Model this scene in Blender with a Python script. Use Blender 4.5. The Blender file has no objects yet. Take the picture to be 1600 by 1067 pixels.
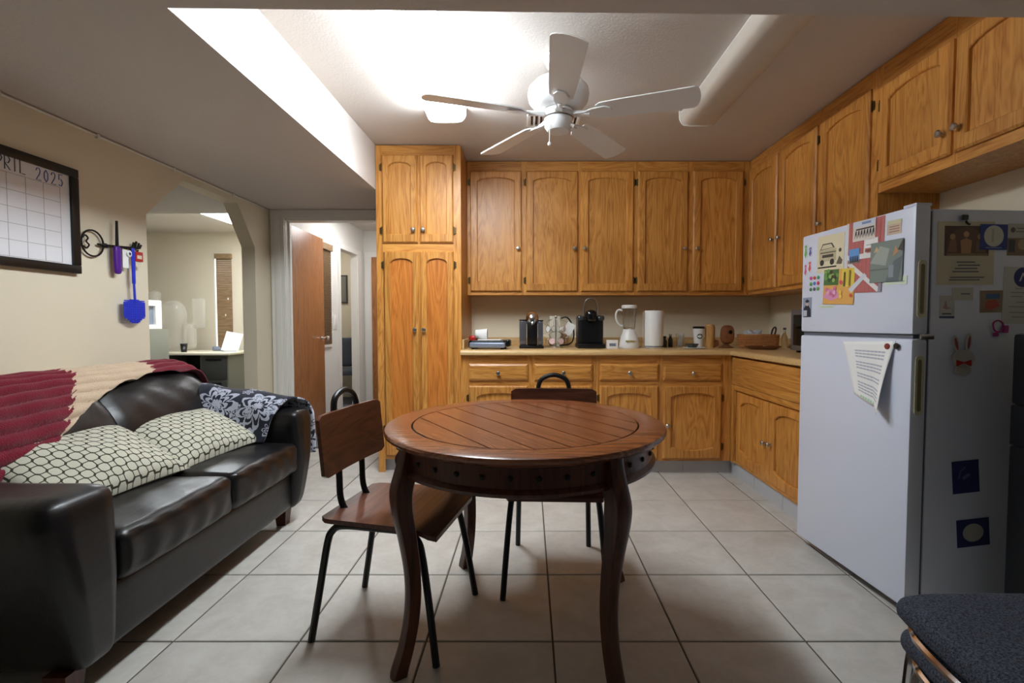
import bpy, bmesh, math, random
from mathutils import Vector, Matrix
random.seed(7)
PI = math.pi
scene = bpy.context.scene
COL = scene.collection

# ------------------------------------------------------------------ camera, world, exposure
cam_data = bpy.data.cameras.new('camera')
cam = bpy.data.objects.new('camera', cam_data)
COL.objects.link(cam)
cam.location = (0, 0, 1.12)
cam.rotation_euler = (PI / 2 - math.atan(28.5 / 745.0), 0, 0)
cam_data.sensor_width = 36.0
cam_data.lens = 745.0 / 1600.0 * 36.0
cam_data.shift_x = -26.0 / 1600.0
cam_data.clip_start = 0.02
scene.camera = cam

world = bpy.data.worlds.new('world')
scene.world = world
world.use_nodes = True
world.node_tree.nodes['Background'].inputs[0].default_value = (0.70, 0.84, 1.0, 1)
world.node_tree.nodes['Background'].inputs[1].default_value = 0.07

scene.view_settings.view_transform = 'Standard'
scene.view_settings.look = 'None'
scene.view_settings.gamma = 1.0
scene.view_settings.use_curve_mapping = False
scene.view_settings.exposure = 0.0
TUBE_POWER = 56.0      # emission of the lit ceiling fixture
OFFICE_POWER = 21.0
HALL_POWER = 26.0


# ------------------------------------------------------------------ materials
def srgb(r, g, b):
    f = lambda v: (v / 255 / 12.92) if v / 255 <= 0.04045 else ((v / 255 + 0.055) / 1.055) ** 2.4
    return (f(r), f(g), f(b), 1)


class NT:
    """small node-graph helper"""
    def __init__(self, name):
        self.m = bpy.data.materials.new(name)
        self.m.use_nodes = True
        self.t = self.m.node_tree
        self.b = self.t.nodes['Principled BSDF']

    def n(self, typ, ins=None, **props):
        nd = self.t.nodes.new(typ)
        for k, v in props.items():
            setattr(nd, k, v)
        for k, v in (ins or {}).items():
            self.set(nd.inputs[k], v)
        return nd

    def set(self, sock, v):
        if isinstance(v, bpy.types.NodeSocket):
            self.t.links.new(v, sock)
        elif isinstance(v, bpy.types.Node):
            self.t.links.new(v.outputs[0], sock)
        else:
            sock.default_value = v

    def math(self, op, a, b=None, c=None):
        nd = self.n('ShaderNodeMath', operation=op)
        self.set(nd.inputs[0], a)
        if b is not None:
            self.set(nd.inputs[1], b)
        if c is not None:
            self.set(nd.inputs[2], c)
        return nd.outputs[0]

    def ramp(self, fac, stops):
        nd = self.n('ShaderNodeValToRGB')
        el = nd.color_ramp.elements
        while len(el) < len(stops):
            el.new(0.5)
        for e, (p, c) in zip(el, stops):
            e.position = p
            e.color = c
        self.set(nd.inputs[0], fac)
        return nd.outputs[0]

    def mix(self, fac, a, b):
        nd = self.n('ShaderNodeMix', data_type='RGBA')
        self.set(nd.inputs[0], fac)
        self.set(nd.inputs[6], a)
        self.set(nd.inputs[7], b)
        return nd.outputs[2]

    def p(self, **kw):
        names = dict(base='Base Color', rough='Roughness', metal='Metallic', spec='Specular IOR Level',
                     trans='Transmission Weight', ior='IOR', alpha='Alpha', em='Emission Color',
                     ems='Emission Strength', normal='Normal', sheen='Sheen Weight', coat='Coat Weight')
        for k, v in kw.items():
            self.set(self.b.inputs[names[k]], v)
        return self

    def bump(self, height, strength=0.3, dist=0.01):
        nd = self.n('ShaderNodeBump', {'Strength': strength, 'Distance': dist, 'Height': height})
        self.p(normal=nd.outputs[0])

    def objcoord(self, scale=(1, 1, 1), rnd=0.0):
        tc = self.n('ShaderNodeTexCoord')
        v = tc.outputs['Object']
        if rnd:
            oi = self.n('ShaderNodeObjectInfo')
            k = self.math('MULTIPLY', oi.outputs['Random'], rnd)
            cx = self.n('ShaderNodeCombineXYZ', {0: k, 1: k, 2: k})
            v = self.n('ShaderNodeVectorMath', {0: v, 1: cx.outputs[0]}, operation='ADD').outputs[0]
        mp = self.n('ShaderNodeMapping', {'Vector': v, 'Scale': scale})
        return mp.outputs[0]

    def noise(self, vec, scale, detail=3.0, rough=0.5, dist=0.0):
        nd = self.n('ShaderNodeTexNoise', {'Vector': vec, 'Scale': scale, 'Detail': detail, 'Roughness': rough,
                                           'Distortion': dist})
        return nd.outputs[0]


def plain(name, c, rough=0.5, metal=0.0, spec=0.5, **kw):
    t = NT(name)
    t.p(base=c, rough=rough, metal=metal, spec=spec, **kw)
    return t.m


def painted(name, c, rough=0.6, bscale=140, bstr=0.12, var=0.04):
    t = NT(name)
    v = t.objcoord()
    n = t.noise(v, bscale, 2)
    big = t.noise(v, 1.3, 2)
    c2 = tuple(min(1, x * (1 - var)) for x in c[:3]) + (1,)
    t.p(base=t.mix(big, c, c2), rough=rough)
    t.bump(n, bstr, 0.004)
    return t.m


def wood(name, light, mid, dark, axis='z', rough=0.38, fine=60.0, cath=1.0, spec=0.5, coat=0.0):
    t = NT(name)
    lo, hi = 0.9, 9.0
    sc = {'z': (hi, hi, lo), 'x': (lo, hi, hi), 'y': (hi, lo, hi)}[axis]
    v = t.objcoord(sc, rnd=37.0)
    big = t.noise(v, 1.0, 3, 0.55, 0.9)
    rings = t.math('FRACT', t.math('MULTIPLY', big, 9.0 * cath))
    rings = t.math('ABSOLUTE', t.math('SUBTRACT', rings, 0.5))
    sc2 = {'z': (1, 1, 0.03), 'x': (0.03, 1, 1), 'y': (1, 0.03, 1)}[axis]
    v2 = t.objcoord(sc2, rnd=11.0)
    fn = t.noise(v2, fine * 3, 3, 0.6)
    f = t.math('ADD', t.math('MULTIPLY', rings, 0.75), t.math('MULTIPLY', fn, 0.75))
    colr = t.ramp(f, [(0.22, dark), (0.45, mid), (0.8, light)])
    tone = t.noise(t.objcoord((1, 1, 1), rnd=5.0), 1.2, 1)
    oi = t.n('ShaderNodeObjectInfo')
    hue = t.n('ShaderNodeHueSaturation', {'Color': colr, 'Value': t.math('ADD', 0.86, t.math('MULTIPLY', t.math('ADD', tone, oi.outputs['Random']), 0.14))})
    t.p(base=hue.outputs[0], rough=rough, spec=spec, coat=coat)
    t.bump(fn, 0.06, 0.002)
    return t.m


def emis(name, c, s):
    t = NT(name)
    t.p(base=(0.8, 0.8, 0.8, 1), em=c, ems=s, rough=0.5)
    return t.m


M = {}
OAK = (srgb(212, 152, 76), srgb(190, 126, 55), srgb(146, 88, 35))
M['oak'] = wood('oak_vertical', *OAK, axis='z')
M['oak_amber'] = wood('oak_amber_panel', srgb(206, 130, 56), srgb(186, 110, 42), srgb(150, 82, 28), axis='z')
M['oak_h'] = wood('oak_horizontal', *OAK, axis='x')
M['oak_y'] = wood('oak_deep', *OAK, axis='y')
DW = (srgb(168, 96, 52), srgb(140, 74, 38), srgb(104, 52, 26))
M['doorwood'] = wood('door_veneer', srgb(176, 118, 70), srgb(156, 100, 56), srgb(118, 72, 38), axis='z', rough=0.35)
TB = (srgb(136, 80, 46), srgb(108, 60, 34), srgb(70, 37, 21))
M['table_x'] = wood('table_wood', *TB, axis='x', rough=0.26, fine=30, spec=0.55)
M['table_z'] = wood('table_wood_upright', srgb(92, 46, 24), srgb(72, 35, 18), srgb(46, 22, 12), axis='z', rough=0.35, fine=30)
M['chair_wood'] = wood('chair_plywood', srgb(100, 56, 36), srgb(80, 43, 27), srgb(56, 29, 18), axis='y', rough=0.36, fine=30)
M['foot_wood'] = wood('sofa_foot_wood', srgb(90, 45, 30), srgb(70, 32, 22), srgb(45, 22, 15), axis='z')
M['laminate'] = wood('counter_laminate', srgb(214, 180, 126), srgb(206, 168, 112), srgb(190, 150, 96), axis='x', rough=0.35, fine=40)
M['groove'] = plain('groove_dark', srgb(38, 18, 9), 0.6)
M['wall'] = painted('wall_cream_paint', srgb(230, 219, 194), 0.62)
M['wall2'] = painted('wall_office_paint', srgb(222, 212, 192), 0.62)
M['hallwall'] = painted('wall_hall_white', srgb(226, 224, 218), 0.6)
M['ceil'] = painted('ceiling_paint', srgb(212, 204, 197), 0.7, 90, 0.25)
M['trim'] = plain('trim_white', srgb(232, 230, 224), 0.4)
M['grout'] = plain('grout_grey', srgb(92, 84, 74), 0.9)
M['carpet'] = painted('hall_carpet', srgb(118, 116, 120), 0.95, 400, 0.6)
M['white_pl'] = plain('white_plastic', srgb(238, 236, 232), 0.35)
M['white_fan'] = plain('fan_white', srgb(232, 232, 232), 0.3)
M['black_pl'] = plain('black_plastic', srgb(12, 12, 14), 0.3)
M['black_mt'] = plain('black_metal', srgb(20, 20, 21), 0.38, 0.3)
M['iron'] = plain('wrought_iron', srgb(30, 24, 22), 0.5, 0.5)
M['steel'] = plain('brushed_nickel', srgb(190, 188, 184), 0.28, 1.0)
M['chrome'] = plain('chrome', srgb(225, 225, 228), 0.08, 1.0)
M['brass'] = plain('antique_hinge', srgb(92, 74, 44), 0.4, 0.8)
M['fridge'] = plain('fridge_white', srgb(214, 219, 234), 0.28)
M['gasket'] = plain('gasket_grey', srgb(92, 96, 104), 0.6)
M['gripcream'] = plain('aged_cream_plastic', srgb(200, 194, 160), 0.4)
M['gripdark'] = plain('grip_recess', srgb(120, 112, 86), 0.5)
M['paper'] = plain('paper_white', srgb(240, 239, 236), 0.8)
M['navy'] = plain('navy_card', srgb(22, 30, 84), 0.5)
M['screen'] = plain('dark_glass', srgb(12, 14, 15), 0.08)
M['greymetal'] = plain('grey_steel', srgb(128, 128, 118), 0.45, 0.1)
M['darkgrey'] = plain('dark_grey', srgb(60, 60, 58), 0.5)
M['putty'] = plain('putty_laminate', srgb(214, 206, 184), 0.4)
M['redpl'] = plain('red_plastic', srgb(176, 40, 34), 0.4)
M['purple'] = plain('purple_plastic', srgb(82, 30, 140), 0.35)
M['blue'] = plain('blue_plastic', srgb(30, 52, 200), 0.4)
M['whiteboard'] = plain('whiteboard', srgb(232, 232, 236), 0.25)
M['frameblack'] = plain('frame_black', srgb(12, 11, 12), 0.35)
M['greyfab'] = painted('grey_office_fabric', srgb(84, 90, 102), 0.9, 500, 0.4)
M['blindwood'] = wood('blind_wood', srgb(158, 132, 100), srgb(138, 112, 82), srgb(104, 82, 58), axis='x', rough=0.6)
M['greyblue'] = plain('grey_blue_metal', srgb(136, 146, 166), 0.35, 0.3)
M['toe'] = painted('toe_tile_grey', srgb(190, 192, 196), 0.4, 60, 0.05)
M['bamboo'] = wood('bamboo', srgb(206, 160, 98), srgb(190, 140, 80), srgb(160, 112, 60), axis='z', rough=0.45)
M['pink'] = plain('pod_pink', srgb(222, 190, 192), 0.4)
M['tube_on'] = emis('lit_tube_lens', (0.85, 0.935, 1.0, 1), TUBE_POWER)
M['panel_on'] = emis('lit_office_panel', (0.9, 0.96, 1.0, 1), OFFICE_POWER)
M['added_glow'] = emis('added_room_panel', (0.98, 0.98, 1.0, 1), HALL_POWER)  # glow of the unseen panels added to light hall and side room
M['daylight'] = emis('daylit_window_pane', (0.9, 0.96, 1.0, 1), 3.0)
M['lens_off'] = plain('acrylic_lens', srgb(205, 196, 184), 0.35)


def make_glass():
    t = NT('clear_glass')
    t.p(base=(0.95, 0.97, 0.96, 1), rough=0.03, trans=1.0, ior=1.45)
    M['glass'] = t.m
    t = NT('amber_glass')
    t.p(base=srgb(176, 116, 78), rough=0.05, trans=0.6, ior=1.45)
    M['amber'] = t.m
    t = NT('smoky_tank')
    t.p(base=srgb(120, 120, 126), rough=0.12, metal=0.6)
    M['tank'] = t.m
    t = NT('hazy_translucent')
    t.p(base=srgb(226, 222, 212), rough=0.2, trans=0.4, alpha=0.42)
    M['haze'] = t.m


make_glass()


def make_tile():
    t = NT('floor_tile_beige')
    v = t.objcoord((1, 1, 1), rnd=60.0)
    n = t.noise(v, 7, 5, 0.6, 0.6)
    n2 = t.noise(v, 45, 3, 0.6)
    f = t.math('ADD', t.math('MULTIPLY', n, 0.75), t.math('MULTIPLY', n2, 0.25))
    c = t.ramp(f, [(0.3, srgb(184, 179, 170)), (0.55, srgb(200, 196, 188)), (0.75, srgb(210, 207, 200))])
    oi = t.n('ShaderNodeObjectInfo')
    hs = t.n('ShaderNodeHueSaturation', {'Color': c, 'Value': t.math('ADD', 0.95, t.math('MULTIPLY', oi.outputs['Random'], 0.08))})
    t.p(base=hs.outputs[0], rough=0.42)
    t.bump(n2, 0.05, 0.002)
    M['tile'] = t.m


make_tile()


def make_leather():
    t = NT('dark_brown_leather')
    v = t.objcoord()
    big = t.noise(v, 5, 3)
    gr = t.noise(v, 330, 2)
    cr = t.noise(t.objcoord((1, 0.35, 1)), 22, 3, 0.5, 1.0)
    t.p(base=t.mix(big, srgb(20, 17, 18), srgb(13, 12, 14)), rough=t.math('ADD', 0.28, t.math('MULTIPLY', big, 0.14)), spec=0.5)
    h = t.math('ADD', t.math('MULTIPLY', gr, 0.10), t.math('MULTIPLY', cr, 0.5))
    t.bump(h, 0.2, 0.012)
    M['leather'] = t.m


make_leather()


def make_knit():
    t = NT('knit_throw')
    at = t.n('ShaderNodeVertexColor', layer_name='Col')
    v = t.objcoord()
    n = t.noise(v, 260, 2)
    c = t.mix(t.math('MULTIPLY', n, 0.35), at.outputs[0], (0.02, 0.008, 0.008, 1))
    t.p(base=c, rough=0.95, sheen=0.3, spec=0.1)
    t.bump(n, 0.6, 0.006)
    M['knit'] = t.m


make_knit()


def make_print():
    t = NT('flat_print')
    at = t.n('ShaderNodeVertexColor', layer_name='Col')
    t.p(base=at.outputs[0], rough=0.55, spec=0.3)
    M['print'] = t.m


make_print()


def make_trellis():
    t = NT('trellis_fabric')
    uv = t.n('ShaderNodeUVMap')
    mp = t.n('ShaderNodeMapping', {'Vector': uv.outputs[0], 'Rotation': (0, 0, PI / 4), 'Scale': (1, 1, 1)})
    sp = t.n('ShaderNodeSeparateXYZ', {0: mp.outputs[0]})
    x = t.math('ABSOLUTE', t.math('SUBTRACT', t.math('FRACT', sp.outputs[0]), 0.5))
    y = t.math('ABSOLUTE', t.math('SUBTRACT', t.math('FRACT', sp.outputs[1]), 0.5))
    mx = t.math('MAXIMUM', x, y)
    dg = t.math('MULTIPLY', t.math('ADD', x, y), 0.7071)
    insq = t.math('GREATER_THAN', dg, 0.475)
    edge = t.math('GREATER_THAN', mx, 0.415)
    ring = t.math('GREATER_THAN', dg, 0.385)
    dark = t.math('MULTIPLY', t.math('MAXIMUM', edge, ring), t.math('SUBTRACT', 1.0, insq))
    n = t.noise(t.objcoord(), 300, 2)
    cream = t.mix(n, srgb(206, 203, 186), srgb(184, 180, 162))
    t.p(base=t.mix(dark, cream, srgb(62, 60, 48)), rough=0.9, spec=0.15)
    t.bump(n, 0.3, 0.003)
    M['trellis'] = t.m


make_trellis()


def make_floral():
    t = NT('floral_fleece')
    uv = t.n('ShaderNodeUVMap')
    wob = t.n('ShaderNodeTexNoise', {'Vector': uv.outputs[0], 'Scale': 14.0, 'Detail': 2.0})
    vv = t.n('ShaderNodeVectorMath', {0: uv.outputs[0], 1: t.n('ShaderNodeVectorMath', {0: wob.outputs[1], 'Scale': 0.05}, operation='SCALE').outputs[0]}, operation='ADD')
    def flowers(scale, off, petals, R):
        mp = t.n('ShaderNodeMapping', {'Vector': vv.outputs[0], 'Location': off, 'Scale': (scale, scale, scale)})
        vo = t.n('ShaderNodeTexVoronoi', {'Vector': mp.outputs[0], 'Scale': 1.0, 'Randomness': 0.7}, voronoi_dimensions='2D')
        d = t.n('ShaderNodeVectorMath', {0: mp.outputs[0], 1: vo.outputs['Position']}, operation='SUBTRACT')
        s = t.n('ShaderNodeSeparateXYZ', {0: d.outputs[0]})
        ang = t.math('ARCTAN2', s.outputs[1], s.outputs[0])
        r = vo.outputs['Distance']
        w = t.math('ABSOLUTE', t.math('COSINE', t.math('MULTIPLY', ang, petals / 2.0)))
        lim = t.math('MULTIPLY', t.math('ADD', 0.55, t.math('MULTIPLY', w, 0.45)), R)
        q = t.math('DIVIDE', r, lim)
        inside = t.math('LESS_THAN', q, 1.0)
        stripes = t.math('GREATER_THAN', t.math('SINE', t.math('MULTIPLY', q, 17.0)), -0.1)
        return t.math('MULTIPLY', inside, stripes)
    a = flowers(3.9, (0.3, 0.2, 0), 9, 0.52)
    b = flowers(8.5, (3.1, 1.7, 0), 6, 0.34)
    f = t.math('MAXIMUM', a, b)
    n = t.noise(t.objcoord(), 300, 2)
    c = t.mix(f, srgb(36, 38, 52), t.mix(n, srgb(206, 208, 218), srgb(150, 154, 172)))
    t.p(base=c, rough=0.95, sheen=0.3, spec=0.1)
    t.bump(n, 0.5, 0.004)
    M['floral'] = t.m


make_floral()


def make_wicker():
    t = NT('wicker_brown')
    n = t.noise(t.objcoord(), 90, 2)
    t.p(base=t.mix(n, srgb(206, 142, 80), srgb(150, 92, 46)), rough=0.6)
    M['wicker'] = t.m
    t = NT('grey_tweed')
    v = t.objcoord()
    n = t.noise(v, 260, 2, 0.7)
    t.p(base=t.ramp(n, [(0.35, srgb(40, 42, 50)), (0.65, srgb(84, 88, 100))]), rough=0.95, spec=0.15)
    t.bump(n, 0.7, 0.006)
    M['tweed'] = t.m


make_wicker()


# ------------------------------------------------------------------ mesh builder
class MB:
    def __init__(self):
        self.v, self.f, self.c, self.uv = [], [], [], None
        self.col = (0.8, 0.8, 0.8, 1)

    def add(self, vs, fs, col=None):
        o = len(self.v)
        self.v += [tuple(p) for p in vs]
        for q in fs:
            self.f.append(tuple(i + o for i in q))
            self.c.append(col or self.col)
        return self

    def box(self, x0, x1, y0, y1, z0, z1, col=None, mat=None):
        vs = [(x, y, z) for x in (x0, x1) for y in (y0, y1) for z in (z0, z1)]
        if mat is not None:
            vs = [mat @ Vector(p) for p in vs]
        return self.add(vs, [(0, 1, 3, 2), (4, 6, 7, 5), (0, 4, 5, 1), (2, 3, 7, 6), (0, 2, 6, 4), (1, 5, 7, 3)], col)

    def cbox(self, x0, x1, y0, y1, z0, z1, b=0.004):
        """box with chamfered edges"""
        bm = bmesh.new()
        bmesh.ops.create_cube(bm, size=1)
        for v in bm.verts:
            v.co = ((x0 + x1) / 2 + v.co.x * (x1 - x0), (y0 + y1) / 2 + v.co.y * (y1 - y0), (z0 + z1) / 2 + v.co.z * (z1 - z0))
        bmesh.ops.bevel(bm, geom=bm.edges[:], offset=b, segments=2, affect='EDGES', profile=0.6)
        bm.verts.ensure_lookup_table()
        bm.verts.index_update()
        self.add([v.co[:] for v in bm.verts], [[v.index for v in f.verts] for f in bm.faces])
        bm.free()
        return self

    def prism(self, poly, a0, a1, axis='z', col=None):
        """poly of 2-D points extruded along an axis: z -> (x,y), y -> (x,z), x -> (y,z)"""
        def P(p, a):
            return {'z': (p[0], p[1], a), 'y': (p[0], a, p[1]), 'x': (a, p[0], p[1])}[axis]
        n = len(poly)
        vs = [P(p, a0) for p in poly] + [P(p, a1) for p in poly]
        fs = [tuple(range(n))[::-1], tuple(range(n, 2 * n))]
        fs += [(i, (i + 1) % n, n + (i + 1) % n, n + i) for i in range(n)]
        return self.add(vs, fs, col)

    def lathe(self, prof, n=24, c=(0, 0, 0), axis='z', sx=1.0, sy=1.0):
        def P(r, a, z):
            x, y = r * math.cos(a) * sx, r * math.sin(a) * sy
            if axis == 'z':
                return (c[0] + x, c[1] + y, c[2] + z)
            if axis == 'y':
                return (c[0] + x, c[1] + z, c[2] + y)
            return (c[0] + z, c[1] + x, c[2] + y)
        vs, rings = [], []
        for r, z in prof:
            if r < 1e-6:
                rings.append([len(vs)])
                vs.append(P(0, 0, z))
            else:
                rings.append(list(range(len(vs), len(vs) + n)))
                vs += [P(r, 2 * PI * k / n, z) for k in range(n)]
        fs = []
        for A, B in zip(rings, rings[1:]):
            for k in range(n):
                k2 = (k + 1) % n
                if len(A) == 1 and len(B) == 1:
                    continue
                if len(A) == 1:
                    fs.append((A[0], B[k], B[k2]))
                elif len(B) == 1:
                    fs.append((A[k], B[0], A[k2]))
                else:
                    fs.append((A[k], B[k], B[k2], A[k2]))
        if len(rings[0]) > 1:
            fs.append(tuple(rings[0]))
        if len(rings[-1]) > 1:
            fs.append(tuple(rings[-1])[::-1])
        return self.add(vs, fs)

    def tube(self, pts, r, n=8, closed=False, sub=0):
        pts = [Vector(p) for p in pts]
        if sub:
            pts = smooth_path(pts, sub, closed)
        m = len(pts)
        rr = r if isinstance(r, (list, tuple)) else [r] * m
        vs = []
        up = Vector((0.123, 0.456, 0.88)).normalized()
        for i, p in enumerate(pts):
            a = pts[(i - 1) % m] if (closed or i > 0) else p
            b = pts[(i + 1) % m] if (closed or i < m - 1) else p
            t = (b - a).normalized()
            x = (up - t * up.dot(t)).normalized()
            up = x
            y = t.cross(x)
            q = rr[min(i, len(rr) - 1)]
            vs += [p + x * q * math.cos(2 * PI * k / n) + y * q * math.sin(2 * PI * k / n) for k in range(n)]
        fs = []
        for i in range(m if closed else m - 1):
            j = (i + 1) % m
            for k in range(n):
                k2 = (k + 1) % n
                fs.append((i * n + k, i * n + k2, j * n + k2, j * n + k))
        if not closed:
            fs += [tuple(range(n))[::-1], tuple(range((m - 1) * n, m * n))]
        return self.add(vs, fs)

    def soft(self, c, s, r, n=10, fn=None, mat=None):
        """rounded box: centre, size, edge radius; fn deforms each point"""
        h = [a / 2 for a in s]
        r = min(r, *h)
        idx, vs, fs = {}, [], []
        def steps(k):
            # positions along one axis: dense in the rounded zones
            e = h[k] - r
            out = []
            m = max(2, n // 3)
            for i in range(m):
                out.append(-e - r * math.cos(i / m * PI / 2))
            q = max(2, n)
            for i in range(q + 1):
                out.append(-e + 2 * e * i / q)
            for i in range(1, m + 1):
                out.append(e + r * math.sin(i / m * PI / 2))
            return out
        S = [steps(k) for k in range(3)]
        def vert(i, j, k):
            key = (i, j, k)
            if key not in idx:
                p = Vector((S[0][i], S[1][j], S[2][k]))
                q = Vector([max(-(h[a] - r), min(h[a] - r, p[a])) for a in range(3)])
                d = p - q
                if d.length > 1e-9:
                    p = q + d.normalized() * r
                if fn:
                    p = Vector(fn(p))
                p = p + Vector(c)
                if mat is not None:
                    p = mat @ p
                idx[key] = len(vs)
                vs.append(p)
            return idx[key]
        L = [len(q) - 1 for q in S]
        for a in range(3):
            b, d = (a + 1) % 3, (a + 2) % 3
            for side in (0, L[a]):
                for i in range(L[b]):
                    for j in range(L[d]):
                        quad = []
                        for (di, dj) in ((0, 0), (1, 0), (1, 1), (0, 1)):
                            t = [0, 0, 0]
                            t[a], t[b], t[d] = side, i + di, j + dj
                            quad.append(vert(*t))
                        fs.append(tuple(quad if side else quad[::-1]))
        return self.add(vs, fs)

    def grid(self, fn, nu, nv, uvfn=None, colfn=None):
        o = len(self.v)
        for i in range(nu + 1):
            for j in range(nv + 1):
                self.v.append(tuple(fn(i / nu, j / nv)))
        for i in range(nu):
            for j in range(nv):
                a = o + i * (nv + 1) + j
                self.f.append((a, a + nv + 1, a + nv + 2, a + 1))
                self.c.append(colfn((i + .5) / nu, (j + .5) / nv) if colfn else self.col)
        if uvfn:
            if self.uv is None:
                self.uv = {}
            for i in range(nu + 1):
                for j in range(nv + 1):
                    self.uv[o + i * (nv + 1) + j] = uvfn(i / nu, j / nv)
        return self

    def build(self, name, mat, parent=None, loc=(0, 0, 0), rot=(0, 0, 0), smooth=35, merge=False, subd=0, solid=0):
        me = bpy.data.meshes.new(name)
        me.from_pydata([tuple(p) for p in self.v], [], self.f)
        if isinstance(mat, str):
            mat = M[mat]
        me.materials.append(mat)
        if len(set(self.c)) > 1 or mat in (M['print'], M['knit']):
            ca = me.color_attributes.new('Col', 'FLOAT_COLOR', 'CORNER')
            k = 0
            for p in me.polygons:
                for _ in p.loop_indices:
                    ca.data[_].color = self.c[p.index]
        if self.uv is not None:
            ul = me.uv_layers.new(name='UVMap')
            for lp in me.loops:
                ul.data[lp.index].uv = self.uv.get(lp.vertex_index, (0, 0))
        bm = bmesh.new()
        bm.from_mesh(me)
        if merge:
            bmesh.ops.remove_doubles(bm, verts=bm.verts, dist=1e-5)
        if not self.uv:
            bmesh.ops.recalc_face_normals(bm, faces=bm.faces)
        bm.to_mesh(me)
        bm.free()
        if smooth:
            for p in me.polygons:
                p.use_smooth = True
            me.set_sharp_from_angle(angle=math.radians(smooth))
        me.update()
        return link(name, me, parent, loc, rot, subd, solid)


def link(name, me, parent=None, loc=(0, 0, 0), rot=(0, 0, 0), subd=0, solid=0):
    o = bpy.data.objects.new(name, me)
    COL.objects.link(o)
    o.location, o.rotation_euler = loc, rot
    if parent:
        o.parent = parent
    if solid:
        md = o.modifiers.new('solid', 'SOLIDIFY')
        md.thickness = solid
        md.offset = 0
    if subd:
        md = o.modifiers.new('sub', 'SUBSURF')
        md.levels = md.render_levels = subd
    return o


def smooth_path(pts, sub, closed=False):
    out = []
    m = len(pts)
    rng = m if closed else m - 1
    for i in range(rng):
        if closed:
            p0, p1, p2, p3 = pts[(i - 1) % m], pts[i], pts[(i + 1) % m], pts[(i + 2) % m]
        else:
            p0, p1, p2, p3 = pts[max(i - 1, 0)], pts[i], pts[i + 1], pts[min(i + 2, m - 1)]
        for k in range(sub):
            t = k / sub
            out.append(0.5 * ((2 * p1) + (-p0 + p2) * t + (2 * p0 - 5 * p1 + 4 * p2 - p3) * t * t + (-p0 + 3 * p1 - 3 * p2 + p3) * t ** 3))
    if not closed:
        out.append(pts[-1])
    return out


def tag(o, label, cat, group=None, kind=None):
    if label:
        o['label'] = label
    if cat:
        o['category'] = cat
    if group:
        o['group'] = group
    if kind:
        o['kind'] = kind
    return o


def thing(name, label, cat, loc=(0, 0, 0), rotz=0.0, group=None):
    o = bpy.data.objects.new(name, None)
    COL.objects.link(o)
    o.location = loc
    o.rotation_euler = (0, 0, rotz)
    o.empty_display_size = 0.05
    return tag(o, label, cat, group)


def struct(o):
    o['kind'] = 'structure'
    return o


# ------------------------------------------------------------------ the room shell
XL, XR, YB = -2.25, 2.11, 4.18          # left wall, right wall, back wall
ZS, ZT = 2.105, 2.43                    # soffit ceiling and raised tray ceiling
floor = struct(MB().box(-6.4, 2.4, -2.0, 7.6, -0.12, -0.004).build('floor', 'grout', smooth=0))
TX0, TY0, TS, GAP = 0.085, 1.64, 0.4465, 0.007
tile_cache = {}


def tile_mesh(w, d):
    key = (round(w, 3), round(d, 3))
    if key not in tile_cache:
        b = 0.003
        mb = MB()
        lo = [(0, 0, -0.004), (w, 0, -0.004), (w, d, -0.004), (0, d, -0.004)]
        md = [(x, y, -0.002) for x, y, z in lo]
        tp = [(b, b, 0), (w - b, b, 0), (w - b, d - b, 0), (b, d - b, 0)]
        fs = [(8, 9, 10, 11)]
        for i in range(4):
            j = (i + 1) % 4
            fs += [(i, j, 4 + j, 4 + i), (4 + i, 4 + j, 8 + j, 8 + i)]
        me = bpy.data.meshes.new('tile')
        me.from_pydata(lo + md + tp, [], fs)
        me.materials.append(M['tile'])
        tile_cache[key] = me
    return tile_cache[key]


for i in range(-6, 6):
    for j in range(-3, 6):
        x0, x1 = TX0 + i * TS + GAP / 2, TX0 + (i + 1) * TS - GAP / 2
        y0, y1 = TY0 + j * TS + GAP / 2, TY0 + (j + 1) * TS - GAP / 2
        x0, x1, y0, y1 = max(x0, XL), min(x1, XR), y0, min(y1, YB + 0.05)
        if x1 - x0 > 0.03 and y1 - y0 > 0.03:
            link('tile', tile_mesh(x1 - x0, y1 - y0), floor, (x0, y0, 0))

# left wall with the clipped-corner opening
struct(MB().prism([(-2.0, 0), (2.83, 0), (2.83, 1.76), (3.14, 2.05), (3.722, 2.05), (3.945, 1.745), (3.945, 0), (YB + .1, 0), (YB + .1, ZS), (-2.0, ZS)],
                  XL - 0.11, XL, 'x').build('wall_left', 'wall', smooth=0))
struct(MB().prism([(XL, 0), (-2.12, 0), (-2.12, 2.03), (-1.3, 2.03), (-1.3, 0), (XR + .1, 0), (XR + .1, 2.5), (XL, 2.5)],
                  YB, YB + 0.1, 'y').build('wall_back', 'wall', smooth=0))
struct(MB().box(XR, XR + 0.1, -2.0, YB, 0, 2.5).build('wall_right', 'wall', smooth=0))
struct(MB().prism([(-1.13, 1.53), (XR, 1.585), (XR, YB), (-1.13, YB)], ZT, ZT + 0.08, 'z').build('ceiling', 'ceil', smooth=0))
struct(MB().prism([(XL, -2.0), (XR, -2.0), (XR, 1.585), (-1.13, 1.53), (-1.13, YB), (XL, YB)], ZS, ZT + 0.08, 'z').build('ceiling', 'ceil', smooth=0))
# thin white cable run along the top of the left wall, with clips
tr = struct(MB().tube([(XL + .006, 0.2, ZS - .012), (XL + .006, 1.6, ZS - .013), (XL + .006, 2.7, ZS - .011), (XL + .006, YB - .02, ZS - .012)], 0.006, 6).build('trim_1', 'trim'))
for y in (2.05, 2.52, 3.05, 3.66):
    MB().box(XL, XL + .016, y - .008, y + .008, ZS - .026, ZS - .002).build('cable_clip', 'trim', tr, smooth=0)

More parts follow.
